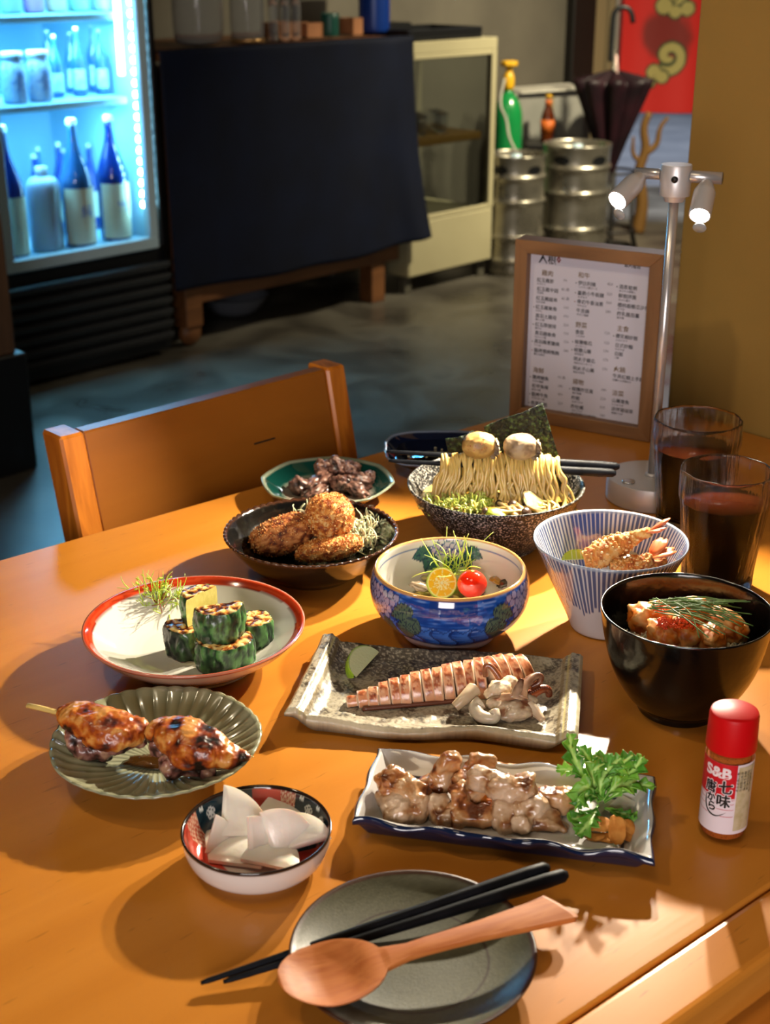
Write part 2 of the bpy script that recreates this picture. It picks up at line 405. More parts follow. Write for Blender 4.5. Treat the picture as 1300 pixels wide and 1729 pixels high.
for k, (px, c) in enumerate([(25, '#7fb4dc'), (68, '#7fb4dc')]):
    s_, _ = RL(px, 150, -.15); t = thing('glass_jar', ['white and blue printed jar on the middle shelf beside the pillar', 'white and blue printed jar, second from the pillar on the middle shelf'][k], 'jar', LR(s_, -.15, zA+.0005), RA)
    mk('jar_body', lathe([(0, 0), (.036, 0), (.038, .01), (.038, .1), (.03, .12), (.03, .13), (0, .13)], 28)[:2], mat('jar_print', ramp=[(.4, '#9cc8ee'), (.55, '#c4dcf0'), (.7, '#4a8cd0')], scale=30, rough=.3) if k == 0 else bpy.data.materials['jar_print'], t)
    mk('jar_lid', cyl((0, 0, .1305), (0, 0, .15), .033, 24), m_capw, t)
    V, F = text_vf('月\n光', .03, 'CENTER', 2); an = -pi/2+V[:, 0]/.039; V = np.stack([.0388*np.cos(an), .0388*np.sin(an), V[:, 1]+.07], 1)
    mk('lettering', (V, F), m_lblue, t, smooth=False)
for k in range(6):
    s_, _ = RL(97+k*19, 150, -.2); sake_bottle(LR(s_, -.2-.1*(k % 2), zA+.0005), .19+.01*(k % 3), .022, ['first','second','third','fourth','fifth','sixth'][k]+' from the left of the slim clear bottles on the middle fridge shelf', m_blue2, (.1, .4), grp='slim bottles on the middle fridge shelf', mlab=bpy.data.materials['jar_print'])
for k in range(5):
    s_, _ = RL(20+k*38, 20, -.2); t = thing('drink_can', ['pale blue drink can','mauve drink can','cream drink can','mint green drink can','light blue drink can'][k]+' on the upper fridge shelf, '+['leftmost','second','in the middle','fourth','nearest the light strip'][k], 'can', LR(s_, -.2, zB+.0005), RA, 'cans on the upper fridge shelf')
    mk('can_body', lathe([(0, 0), (.028, 0), (.033, .008), (.033, .11), (.028, .12), (0, .12)], 24)[:2], mat('can_%d' % k, ['#a8c8e0', '#c090b8', '#c8c0a0', '#90c8b0', '#b8d0e8'][k], rough=.3), t)
    mk('can_lid', cyl((0, 0, .1205), (0, 0, .124), .027, 20), m_falu, t)

# ------------------------------------------------------------------ counter table under a navy cloth
m_wood2 = mat('pale_counter_wood', ramp=[(.3, '#5e3a1e'), (.7, '#744a28')], scale=5, stretch=(1, 8, 8), rough=.5)
ctop = .985
ct = thing('serving_counter', 'long wooden serving counter with legs under a navy cloth', 'counter', LR(0, 0), RA)
mk('counter_top', lbox(-.118, 1.04, 0, -.6, ctop-.03, ctop), m_wood2, ct, smooth=False)
mk('lower_rail', lbox(-.05, 1.02, -.02, -.06, .15, .21), m_wood2, ct, smooth=False)
for (s_, m_) in ((-.02, -.02), (.90, -.02), (-.02, -.56), (.90, -.56)):
    lg = mk('leg', lbox(s_-.038, s_+.035, m_+.005, m_-.065, .07 if s_ < 0 else 0, ctop-.031), m_wood2, ct, smooth=False)
    if s_ < 0:
        mk('ball_foot', (ico(3)[0]*np.array((.045, .03, .045))+np.array((s_, -m_+.03, .045)), ico(3)[1]), m_wood2, lg)
# cloth
def cloth():
    nu, nv = 90, 60; V = []
    for j in range(nv):
        v = j/(nv-1)
        for i in range(nu):
            u = i/(nu-1); s = -.128+u*1.188+ (.05*v*v*u); z = ctop+.004-(ctop-.215)*max(0, (v-.12)/.88)-.02*sin(u*pi)*v+.02*u*v
            fold = .012*sin(u*17+v*2)*v + .03*math.exp(-((u-.92-.06*(v-.5))/.05)**2)*v+.018*math.exp(-((u-(.98-.35*v))/.08)**2)*v
            m = .012+fold+.05*v*v*u
            if v < .12: m = -.05+(.062)*v/.12; z = ctop+.004
            V.append((s, -m, z))
    F = [[j*nu+i, j*nu+i+1, (j+1)*nu+i+1, (j+1)*nu+i] for j in range(nv-1) for i in range(nu-1)]
    return V, F
o = mk('counter_cloth', cloth(), mat('navy_cloth', ramp=[(.3, '#020719'), (.7, '#040d24')], scale=6, rough=.75, bump=.2, bscale=900, spec=.25), loc=LR(0, 0), rz=RA)
sm = o.modifiers.new('t', 'SOLIDIFY'); sm.thickness = .002; sm.offset = 1
tag(o, 'navy blue cloth draped down the front of the wooden counter', 'cloth')
# basin below
s_, _ = RL(480, 515, -.25); b = mk('basin', lathe([(0, 0), (.08, 0), (.13, .07), (.135, .075), (.128, .072), (.078, .006), (0, .006)], 40)[:2], mat('grey_plastic', '#6b6f78', rough=.4), loc=LR(.38, -.28, .001)); tag(b, 'grey basin on the floor under the cloth-covered counter', 'basin')
# things on the counter
m_jar = mat('jar_glass', (.9, .92, .95), rough=.05, trans=.9, ior=1.2)
def on_counter(px, m): return LR(RL(px, 60, m)[0], m, ctop+.0065)
def tj(name, label, cat, px, m, parts, grp=None):
    t = thing(name, label, cat, on_counter(px, m), RA, grp)
    for nm, vf, mt in parts: mk(nm, vf, mt, t)
    return t
tj('glass_jar', 'large clear glass jar at the left end of the counter', 'jar', 335, -.12, [('jar_body', lathe([(0, 0), (.07, 0), (.085, .03), (.085, .25), (.06, .3), (.055, .3), (.08, .25), (.08, .03), (.065, .006), (0, .006)], 32)[:2], m_jar), ('jar_lid', cyl((0, 0, .301), (0, 0, .33), .065, 28), m_dark)])
tj('glass_jar', 'clear glass jar with a shiny base, second from the left on the counter', 'jar', 418, -.14, [('jar_body', lathe([(0, 0), (.05, 0), (.06, .02), (.06, .2), (.05, .24), (.046, .24), (.056, .2), (.056, .02), (.045, .006), (0, .006)], 32)[:2], m_jar), ('jar_base', cyl((0, 0, -.0005), (0, 0, .012), .0605, 28), mat('brass_base', '#b08a58', rough=.3, metal=.7))])
m_kraft = mat('kraft_wood', ramp=[(.3, '#8a5a38'), (.7, '#a06c46')], scale=8, rough=.7)
for px, w, h, lb in ((477, .11, .055, 'low brown wooden box behind the slim glasses on the counter'), (520, .08, .05, 'light brown wooden box left of the green tin on the counter'), (592, .05, .06, 'small light brown wooden box right of the green tin')):
    t = thing('wooden_box', lb, 'box', on_counter(px, -.2), RA)
    mk('box_body', join([box2((-w/2, -.04, 0), (w/2, -.034, h), 0), box2((-w/2, .034, 0), (w/2, .04, h), 0), box2((-w/2, -.034, 0), (-w/2+.006, .034, h), 0), box2((w/2-.006, -.034, 0), (w/2, .034, h), 0), box2((-w/2, -.034, 0), (w/2, .034, .006), 0)]), m_kraft, t, smooth=False)
tj('green_tin', 'dark green round tin on the counter between two wooden boxes', 'tin', 557, -.16, [('tin_body', lathe([(0, 0), (.032, 0), (.034, .004), (.034, .08), (.032, .082), (.031, .08), (.031, .006), (0, .006)], 28, 1)[:2], mat('green_tin_paint', '#12463c', rough=.4))])
tj('blue_canister', 'dark blue plastic canister at the right end of the counter', 'canister', 632, -.2, [('canister_body', lathe([(0, 0), (.055, 0), (.06, .02), (.06, .2), (.03, .26), (0, .26)], 32)[:2], mat('blue_plastic', '#0b2f78', rough=.35)), ('handle', tube([(-.03, -.02, .26), (-.025, -.02, .30), (.025, -.02, .30), (.03, -.02, .26)], .006, 8), m_dark)])
for k, px in enumerate((462, 482, 500)):
    tj('slim_glass', ['left','middle','right'][k]+' one of the three slim clear glasses in front of the low brown box', 'glass', px, -.10, [('glass_body', lathe([(0, 0), (.014, 0), (.016, .01), (.018, .14), (.0165, .14), (.0145, .012), (0, .012)], 20, 1)[:2], m_jar)], 'slim glasses on the counter')

# ------------------------------------------------------------------ cream display cabinet
m_cream = mat('cream_enamel', ramp=[(.3, '#9a9272'), (.7, '#aaa280')], scale=2, rough=.45)
m_smoke = mat('cabinet_pane', (.30, .36, .34), rough=.03, trans=1, ior=1.05, alpha=.6)
sl, sr = RL(690, 503)[0], RL(829, 460)[0]
cab = thing('display_cabinet', 'cream enamel display cabinet with a glass front beside the counter', 'cabinet', LR(0, 0), RA)
zc = .288; zt = .965
mk('lower_body', lbox(sl, sr, 0, -.5, .07, zc, .006), m_cream, cab, smooth=False)
mk('back_panel', lbox(sl, sr, -.48, -.5, zc, zt), mat('grey_metal', '#34362f', rough=.5), cab, smooth=False)
mk('top_panel', lbox(sl, sr, 0, -.5, zt-.045, zt), m_cream, cab, smooth=False)
f_ = mk('door_frame', join([lbox(sl, sl+.022, 0, -.03, zc, zt-.045), lbox(sr-.03, sr, 0, -.03, zc, zt-.045), lbox(sl+.022, sr-.03, 0, -.025, zc, zc+.02), lbox(sl+.022, sr-.03, 0, -.025, zt-.065, zt-.045), lbox(sl, sl+.022, -.45, -.48, zc, zt-.045), lbox(sr-.03, sr, -.45, -.48, zc, zt-.045)]), m_cream, cab, smooth=False)
mk('glass_pane', lbox(sl+.022, sr-.03, -.010, -.014, zc+.02, zt-.065, 0), m_smoke, f_, smooth=False)
mk('glass_pane', lbox(sl+.004, sl+.008, -.03, -.45, zc, zt-.045, 0), m_smoke, f_, smooth=False)
zs = RL(770, 215, -.2)[1]
mk('shelf', lbox(sl+.03, sr-.04, -.04, -.46, zs-.03, zs), mat('yellow_board', '#a07a3a', rough=.6), cab, smooth=False)
for k, (a, b) in enumerate(((sl+.01, -.03), (sr-.05, -.03), (sl+.01, -.45), (sr-.05, -.45))):
    mk('foot', lbox(a, a+.04, b, b-.04, 0, .0695), mat('foot_grey', '#4a473c', rough=.6) if k == 0 else bpy.data.materials['foot_grey'], cab, smooth=False)
for k in range(6):
    t = thing('tumbler', ['first','second','third','fourth','fifth','sixth'][k]+' from the left of the clear tumblers on the yellow cabinet shelf', 'glass', LR(sl+.07+.062*k, -.12-.09*(k % 2), zs+.0005), RA, 'tumblers inside the cabinet')
    mk('tumbler_body', lathe([(0, 0), (.02, 0), (.022, .004), (.026, .08), (.0245, .08), (.02, .008), (0, .008)], 20, 1)[:2], m_jar, t)
for k, (px, a) in enumerate(((735, 0), (800, 1))):
    s_, z_ = RL(px, 56, -.2)
t = thing('plastic_tray', 'dark plastic tray lying on top of the cream cabinet', 'tray', LR(sl+.235, -.16, zt+.001), RA)
mk('tray_body', join([box(.42, .28, .012, .004, c=(0, 0, .006)), box(.42, .012, .03, .003, c=(0, -.134, .027)), box(.42, .012, .03, .003, c=(0, .134, .027)), box(.012, .256, .03, .003, c=(-.204, 0, .027)), box(.012, .256, .03, .003, c=(.204, 0, .027))]), m_black, t, smooth=False)
t = thing('till', 'black machine with a sloping screen behind the tray on the cabinet', 'machine', LR(sl+.24, -.41, zt+.001), RA)
mk('machine_base', box(.26, .16, .05, .006, c=(0, 0, .025)), m_black, t, smooth=False); mk('machine_stand', box(.05, .04, .10, .004, c=(0, .02, .1005)), m_dark, t, smooth=False)
mk('screen', xf(box(.24, .02, .17, .006), (0, -.005, .235), (radians(-14), 0, 0)), m_black, t, smooth=False)

# ------------------------------------------------------------------ kegs, tank, bottle, box
m_steel = mat('keg_steel', ramp=[(.3, '#8a8578'), (.7, '#a8a294')], scale=8, rough=.3, metal=.85, rvar=.1, bump=.15, bscale=40)
def keg(label, loc, r, h):
    t = thing('beer_keg', label, 'keg', loc, 0, 'steel beer kegs')
    pr = [(0, .03), (r*.8, .03), (r*.86, .0), (r*.93, 0), (r*.94, .04)]
    for a in (.13, .33, .62, .82): pr += [(r*.93, h*(a-.035)), (r*.95, h*(a-.018)), (r, h*a), (r*.95, h*(a+.018)), (r*.93, h*(a+.035))]
    pr += [(r*.94, h*.95), (r*.97, h*.99), (r*.95, h), (r*.91, h*.99), (r*.9, h*.91), (r*.4, h*.89), (r*.3, h*.90), (0, h*.90)]
    mk('keg_body', lathe(pr, 56, 1)[:2], m_steel, t)
    mk('valve', lathe([(0, 0), (.03, 0), (.03, .02), (.022, .025), (.022, .045), (0, .045)], 20, 0)[:2], m_falu, t, loc=(0, 0, h*.9))
    for s in (-1, 1):
        a0 = -pi/2+s*.6; n = 14; V = []; F = []
        for i in range(n):
            a = 2*pi*i/n; V.append(((r*.965)*cos(a0+.26*cos(a)), (r*.965)*sin(a0+.26*cos(a)), h*.885+h*.035*sin(a)))
        F = [list(range(n))]; mk('hand_hole', (V, F), m_black, t, smooth=False)
    return t
kp = PY(871, 262, 5.88); keg('steel beer keg standing next to the cream cabinet', (kp.x, kp.y, 0), .134, .50)
kp2 = PY(975, 245, 6.02); k2 = keg('wider steel beer keg right of the first, partly behind the menu', (kp2.x, kp2.y, 0), .152, .525)
tp = PY(857, 190, 6.24)
tk = thing('gas_cylinder', 'green gas cylinder with a yellow valve behind the left keg', 'cylinder', (tp.x, tp.y, 0))
zv = PY(848, 152, 6.24).z
mk('cylinder_body', lathe([(0, 0), (.06, 0), (.068, .02), (.068, zv-.19), (.066, zv-.09), (.045, zv-.035), (.018, zv-.01), (.016, zv), (0, zv)], 36)[:2], mat('green_enamel', '#147a3c', rough=.25, coat=.5), tk)
m_yel = mat('yellow_plastic', '#d8a418', rough=.4)
mk('valve_body', lathe([(0, zv+.0), (.022, zv), (.026, zv+.03), (.024, zv+.06), (.014, zv+.075), (.016, zv+.095), (0, zv+.095)], 24, 1)[:2], m_yel, tk)
mk('hand_wheel', lathe([(0, zv+.095), (.034, zv+.098), (.036, zv+.11), (.034, zv+.122), (0, zv+.124)], 28, 1, fn=lambda T, R, Z, t: (R*(1+.08*np.cos(6*T)), Z))[:2], m_yel, tk)
hose = mk('gas_hose', tube(smoothpath([(tp.x-.02, tp.y-.03, zv+.05), (tp.x-.05, tp.y-.12, zv-.05), (tp.x-.02, tp.y-.22, .62), (kp.x-.03, kp.y+.06, .56), (kp.x, kp.y+.0, .502)], 40), .006, 8), mat('grey_hose', '#9a978c', rough=.5)); tag(hose, 'thin grey gas hose running from the green cylinder to the keg', 'hose')
cd = mat('pale_carton', ramp=[(.4, '#7c7c74'), (.62, '#8a8880'), (.7, '#84605c')], scale=5, rough=.8)
bp_ = PY(925, 200, 6.42)
cx = thing('carton', 'pale printed carton stacked behind the kegs under a white board', 'box', (bp_.x+.0, 6.68, 0), radians(12))
zcx = PY(925, 152, 6.55).z
mk('carton_body', box2((-.17, -.11, 0), (.17, .11, zcx-.01), .003), cd, cx, smooth=False); mk('carton_tape', box2((-.02, -.1105, .1), (.02, -.109, zcx-.012), 0), mat('tape', '#8a7a58', rough=.4), cx, smooth=False)
o = mk('white_board', box(.3, .24, .01, .002, c=(.01, 0, .0055)), mat('white_laminate', '#b8b4a8', rough=.5), loc=(bp_.x, 6.66, zcx-.009), rot=(0, radians(-3), radians(10)), smooth=False); tag(o, 'thin white board lying on the pale carton', 'board')
zb = PY(925, 240, 6.42).z
cx2 = thing('crate', 'low dark crate behind the kegs carrying a beer bottle', 'crate', (bp_.x, 6.42, 0), 0)
mk('crate_body', box2((-.09, -.07, 0), (.09, .07, zb-.02), .004), m_dark, cx2, smooth=False); mk('crate_lid', box2((-.095, -.075, zb-.0195), (.095, .075, zb), .003), m_dark, cx2, smooth=False)
bb = thing('beer_bottle', 'brown beer bottle with an orange label behind the kegs', 'bottle', (bp_.x, 6.42, zb+.0005))
hb = PY(925, 160, 6.42).z-zb
mk('glass_body', lathe([(0, 0), (.03, 0), (.032, .01), (.032, hb*.5), (.028, hb*.6), (.013, hb*.78), (.012, hb*.95), (0, hb*.95)], 24)[:2], mat('brown_glass', '#4a1e08', rough=.1, coat=.5), bb)
mk('paper_label', lathe([(.0322, hb*.2), (.0325, hb*.2), (.0325, hb*.48), (.0322, hb*.48)], 24, 0)[:2], mat('orange_label', '#b85a18', rough=.6), bb)
mk('neck_label', lathe([(.0145, hb*.78), (.0155, hb*.78), (.0135, hb*.9), (.0125, hb*.9)], 20, 0)[:2], bpy.data.materials['orange_label'], bb)
mk('cap', cyl((0, 0, hb*.951), (0, 0, hb), .014, 18), m_yel, bb)

# ------------------------------------------------------------------ umbrella in its stand
up = PY(1030, 230, 6.3)
um = thing('umbrella', 'closed dark plum umbrella with a hooked handle standing upright by the door', 'umbrella', (up.x, up.y, 0))
zt_ = PY(1030, 140, 6.3).z; zb_ = .30
m_umb = mat('plum_nylon', ramp=[(.35, '#0e060b'), (.7, '#240c14')], scale=9, rough=.5, spec=.3)
def canopy():
    n, k = 96, 30; V = []
    for i in range(k):
        vv = i/(k-1); v = min(1, vv/.72); w = max(0, (vv-.72)/.28)
        for j in range(n):
            th = 2*pi*j/n; rib = abs(cos(th*4)); R = (.010+.160*v**1.1)*(.55+.45*rib**.8)*(1-.88*w)
            z = zb_+(zt_-zb_)*v+.055*w+.015*rib*v*(1-w)
            V.append((R*cos(th)*1.08, R*sin(th)*.8, z))
    F = [[i*n+j, i*n+(j+1) % n, (i+1)*n+(j+1) % n, (i+1)*n+j] for i in range(k-1) for j in range(n)]
    return V, F
o = mk('canopy', canopy(), m_umb, um); o.modifiers.new('s', 'SOLIDIFY').thickness = .002
zh = PY(1030, 14, 6.3).z
hk = [(0, 0, .16), (0, 0, zt_), (0, 0, zh-.06)]
mk('shaft', tube([(0, 0, .12), (0, 0, zh-.12)], .005, 10), m_steel, um)
mk('handle', tube(smoothpath([(-.02, 0, zt_+.09), (-.02, 0, zh-.05), (-.015, 0, zh-.01), (.025, 0, zh+.01), (.06, 0, zh-.01), (.07, 0, zh-.06)], 30), .011, 10), m_black, um)
mk('strap', tube([(0, -.03, zt_+.12), (.01, -.04, zt_+.02)], .006, 6), mat('pink_tag', '#c8a8a0', rough=.6), um)
for k in range(8):
    a = (k+.0)*pi/4; mk('rib', tube([(.012*cos(a), .012*sin(a), zb_+.3), (.17*cos(a)*1.06, .17*sin(a)*.8, zt_+.032)], .0018, 6), m_dark, um)
us = thing('umbrella_stand', 'dark iron umbrella stand with splayed legs by the door', 'stand', (up.x+.03, up.y+.02, 0))
m_iron = mat('dark_iron', '#1d1a17', rough=.5, metal=.3)
for z_, r_ in ((.10, .11), (.36, .10)):
    mk('ring', tube([(r_*cos(a), r_*sin(a), z_) for a in np.linspace(0, 2*pi, 33)], .006, 8, caps=False), m_iron, us)
for k in range(6):
    a = k*pi/3+.3; mk('leg', tube([(.14*cos(a), .14*sin(a), 0), (.11*cos(a), .11*sin(a), .1), (.10*cos(a), .10*sin(a), .36)], .006, 8), m_iron, us)
mk('drip_tray', lathe([(0, .012), (.1, .012), (.105, .03), (.1, .03), (.095, .018), (0, .018)], 32, 0)[:2], m_iron, us)
dp = PY(1088, 215, 6.75)
dw = thing('driftwood', 'twisted golden driftwood branch behind the umbrella', 'branch', (dp.x, dp.y, 0))
m_drift = mat('golden_wood', '#6a4a1c', rough=.6)
mk('trunk', tube(smoothpath([(0, 0, 0), (.02, 0, .15), (-.02, 0, .3), (.02, .0, .4), (-.01, 0, .5), (.02, 0, PY(1085, 190, 6.75).z)], 30), np.linspace(.035, .016, 30), 10), m_drift, dw)
mk('side_branch', tube(smoothpath([(.01, 0, .38), (.07, 0, .42), (.07, 0, .50), (.11, 0, .55)], 20), np.linspace(.018, .008, 20), 8), m_drift, dw)
mk('side_branch', tube(smoothpath([(0, 0, .34), (-.05, 0, .37), (-.05, 0, .46)], 16), np.linspace(.014, .006, 16), 8), m_drift, dw)

# ------------------------------------------------------------------ red banner outside the door
b0, b1 = PY(1058, -60, 7.6), PY(1185, 191, 7.6); bw, bh = b1.x-b0.x+.35, b0.z-b1.z+.9
nx, nz_ = 200, 260; U, Vv = np.meshgrid(np.linspace(0, bw, nx), np.linspace(0, bh, nz_), indexing='xy'); U = U.ravel(); Vv = Vv.ravel()
pt = Paint(U, Vv, hx('#c81e18'))
s_ = 127/ (b1.x-b0.x)
q = lambda px, py: (PY(px, py, 7.6).x-b0.x, PY(px, py, 7.6).z-b1.z)
w_ = np.array([nz((u, v, 0), 5, 3) for u, v in zip(U[::1], Vv[::1])])
cx_, cy_ = q(1118, 60); pt.put(sstep(-np.hypot((U-cx_)*1.0, (Vv-cy_)*1.1)+w_*.06, -.17, -.10), '#5a1c14', .8)
def spiral(px, py, r0, wd, col, turns=1.35, a0=pi*1.2):
    cx, cy = q(px, py); X = U-cx; Y = Vv-cy; R = np.hypot(X, Y); A = (np.arctan2(Y, X)-a0) % (2*pi)
    d = np.full(len(U), 9.)
    for k in range(2):
        rr = r0*(1-(A+2*pi*k)/(2*pi*turns)); d = np.minimum(d, np.where(rr > 0, np.abs(R-rr), 9))
    pt.put(d < wd, col)
for wd, c in ((.034, '#2e3a20'), (.022, '#a89c5c')): spiral(1130, 95, .085, wd, c); spiral(1135, -8, .07, wd, c)
for dx, dy, r in ((1105, 122, .035), (1118, 130, .03), (1098, 140, .025), (1122, 10, .04), (1160, 14, .035), (1140, 20, .03)):
    x_, y_ = q(dx, dy); pt.dot(x_, y_, r+.010, '#2e3a20')
for dx, dy, r in ((1105, 122, .035), (1118, 130, .03), (1098, 140, .025), (1122, 10, .04), (1160, 14, .035), (1140, 20, .03)):
    x_, y_ = q(dx, dy); pt.dot(x_, y_, r, '#a89c5c')
V = np.stack([U, .02*np.sin(U*14)+.01*np.sin(Vv*5), Vv], 1)
ii, jj = np.meshgrid(np.arange(nx-1), np.arange(nz_-1)); F = np.stack([jj*nx+ii, jj*nx+ii+1, (jj+1)*nx+ii+1, (jj+1)*nx+ii], 2).reshape(-1, 4)
o = mk('banner', (V, F), mat('banner_print', vcol=True, rough=.6), loc=(b0.x, 7.6, b1.z), col=pt.c); o.modifiers.new('s', 'SOLIDIFY').thickness = .004
tag(o, 'red banner painted with pale green cloud swirls hanging outside the door', 'banner')
# ------------------------------------------------------------------ dining table
m_wood = mat('orange_lacquered_wood', ramp=[(.2, '#ad6a24'), (.45, '#b87428'), (.6, '#bd792c'), (.8, '#b06c24')], scale=2.2, detail=6, dist=.4, stretch=(.9, 9, 9), rough=.28, bump=.04, bscale=30, bstretch=(.6, 10, 10), coat=.12, crough=.08, spec=.30)
m_woodb = mat('edge_wood', ramp=[(.3, '#b8701f'), (.6, '#cc8230'), (.8, '#b06618')], scale=2.5, detail=5, dist=.3, stretch=(.8, 10, 10), rough=.3, coat=.3, crough=.2)
def add_pores(m, sc=90, st=(.4, 3.2, 3.2), dark=.72, th=.70):
    nt = m.node_tree; b = nt.nodes['Principled BSDF']; src = b.inputs['Base Color'].links[0].from_socket
    tc = nt.nodes.new('ShaderNodeTexCoord'); mp = nt.nodes.new('ShaderNodeMapping'); mp.inputs['Scale'].default_value = st; nt.links.new(tc.outputs['Object'], mp.inputs[0])
    n = nt.nodes.new('ShaderNodeTexNoise'); n.inputs['Scale'].default_value = sc; n.inputs['Detail'].default_value = 2; nt.links.new(mp.outputs[0], n.inputs['Vector'])
    r = nt.nodes.new('ShaderNodeMapRange'); r.inputs[1].default_value = th; r.inputs[2].default_value = th+.05; r.inputs[3].default_value = 1; r.inputs[4].default_value = dark; nt.links.new(n.outputs['Fac'], r.inputs[0])
    x = nt.nodes.new('ShaderNodeMix'); x.data_type = 'RGBA'; x.blend_type = 'MULTIPLY'; x.inputs[0].default_value = 1; nt.links.new(src, x.inputs[6]); nt.links.new(r.outputs[0], x.inputs[7]); nt.links.new(x.outputs[2], b.inputs['Base Color'])
add_pores(m_wood); add_pores(m_woodb, dark=.65)
A_ = P(0, 945); B_ = P(862, 700); C_ = P(1137, 1729); D_ = P(1300, 1612)
tA, tB, tC, tD = (q.dot(e_t) for q in (A_, B_, C_, D_))
def far(t): return A_.lerp(B_, (t-tA)/(tB-tA))
def near(t): return C_.lerp(D_, (t-tC)/(tD-tC))
t0_, t1_ = -.12, wt-.004
tbl = thing('dining_table', 'orange lacquered wooden dining table set with plates of food', 'table', TN((t0_+t1_)/2, .75, 0), RT)
def slab(q, z0, z1):
    V = [(*p.xy, z0) for p in q]+[(*p.xy, z1) for p in q]; n = len(q)
    return V, [list(range(n-1, -1, -1)), list(range(n, 2*n))]+[[i, (i+1) % n, n+(i+1) % n, n+i] for i in range(n)]
bwid = .040; inn = lambda t, d: near(t)+n_t*d
o = mk('tabletop', WL(slab([inn(t0_, bwid), inn(t1_, bwid), far(t1_), far(t0_)], TZ-.028, TZ), tbl), m_wood, tbl, smooth=False)
o.modifiers.new('b', 'BEVEL').width = .0025; o.modifiers['b'].segments = 2
o = mk('edge_band', WL(slab([near(t0_), near(t1_), inn(t1_, bwid-.0006), inn(t0_, bwid-.0006)], TZ-.034, TZ-.0004), tbl), m_woodb, tbl, smooth=False)
o.modifiers.new('b', 'BEVEL').width = .005; o.modifiers['b'].segments = 3
mk('apron', WL(slab([inn(t0_+.02, -.012), inn(t1_-.02, -.012), inn(t1_-.02, .012), inn(t0_+.02, .012)], TZ-.12, TZ-.040), tbl), m_woodb, tbl, smooth=False)
mk('apron', WL(slab([inn(t0_+.02, -.030), inn(t1_-.02, -.030), inn(t1_-.02, -.014), inn(t0_+.02, -.014)], TZ-.22, TZ-.135), tbl), m_woodb, tbl, smooth=False)
mk('apron', WL(slab([far(t0_+.05)-n_t*.06, far(t1_-.05)-n_t*.06, far(t1_-.05)-n_t*.04, far(t0_+.05)-n_t*.04], TZ-.11, TZ-.029), tbl), m_wood, tbl, smooth=False)
for t_, f_, d_ in ((t0_+.08, near, .04), (t1_-.12, near, .04), (t0_+.08, far, -.09), (t1_-.12, far, -.09)):
    q = f_(t_)+n_t*d_; mk('leg', WL(slab([q, q+e_t*.06, q+e_t*.06+n_t*.06, q+n_t*.06], 0, TZ-.029 if f_ is far or True else 0), tbl), m_wood, tbl, smooth=False)

# ------------------------------------------------------------------ chair
m_chair = mat('chair_wood', ramp=[(.3, '#82490f'), (.6, '#905416'), (.85, '#7a420e')], scale=2.4, detail=6, dist=.4, stretch=(1.2, 8, 5), rough=.35, bump=.08, bscale=20)
m_chairp = mat('chair_post_wood', ramp=[(.3, '#94500f'), (.5, '#c07020'), (.62, '#985014'), (.8, '#c87c28')], scale=4, detail=5, dist=.6, stretch=(10, 6, .7), rough=.35)
c0, c1 = P(98, 738, .80), P(575, 615, .80)
cw = (c1-c0).length; ca = atan2(c1.y-c0.y, c1.x-c0.x)
ch = thing('dining_chair', 'orange wooden chair with a broad plank backrest behind the table', 'chair', ((c0+c1)/2).xy.to_3d(), ca)
lean = radians(12); tn = tan(lean)
def leanbox(x0, x1, y0, y1, z0, z1, bev=.003, base=.80):   # sheared: top leans away (+y)
    V, F = box2((x0, y0, z0), (x1, y1, z1), bev); V[:, 1] += (V[:, 2]-base)*tn; return V, F
pw = .030
for s in (0, 1):
    x0 = -cw/2 if s == 0 else cw/2-pw+.004
    mk('back_post', leanbox(x0, x0+pw, -.004, .036, .44, .80), m_chairp, ch, smooth=False)
    yb = (.44-.80)*tn
    mk('leg', box2((x0, yb-.004, 0), (x0+pw, yb+.036, .4395), .003), m_chairp, ch, smooth=False)
    mk('leg', box2((x0, yb-.38, 0), (x0+pw, yb-.345, .4195), .003), m_chairp, ch, smooth=False)
mk('backrest', leanbox(-cw/2+pw+.0006, cw/2-pw+.0034, .000, .020, .56, .7985, .002), m_chair, ch, smooth=False)
mk('seat', box2((-cw/2, yb-.39, .42), (cw/2, yb-.006, .445), .004), m_chair, ch, smooth=False)
mk('side_rail', box2((-cw/2+.006, yb-.344, .2), (-cw/2+.024, yb-.005, .23), .002), m_chair, ch, smooth=False)
mk('side_rail', box2((cw/2-.022, yb-.344, .2), (cw/2-.004, yb-.005, .23), .002), m_chair, ch, smooth=False)
mk('wood_crack', leanbox(.05, .082, -.0006, .001, .7335, .7352, 0), m_dark, ch, smooth=False)

# ------------------------------------------------------------------ menu in a wooden frame
m_oak = mat('oak_frame', ramp=[(.3, '#64462c'), (.5, '#86603e'), (.7, '#745030')], scale=5, detail=5, dist=.3, stretch=(.8, 6, 6), rough=.45, bump=.1, bscale=60, bstretch=(1, 10, 10))
m_oakv = mat('oak_frame_upright', ramp=[(.3, '#64462c'), (.5, '#86603e'), (.7, '#745030')], scale=5, detail=5, dist=.3, stretch=(6, 6, .8), rough=.45, bump=.1, bscale=60, bstretch=(10, 10, 1))
f0, f1 = P(859, 706), P(1096, 748)
fw = (f1-f0).length; fa = atan2(f1.y-f0.y, f1.x-f0.x); fh = PY(868, 413, f0.y).z-TZ
fhr = PY(1127, 421.5, f1.y).z-TZ; fh = (fh+fhr)/2
mf = thing('framed_menu', 'white printed menu in an oak box frame standing by the lamp', 'menu', (*f0.xy, TZ+.0004), fa)
fb = .0165; fd = .030
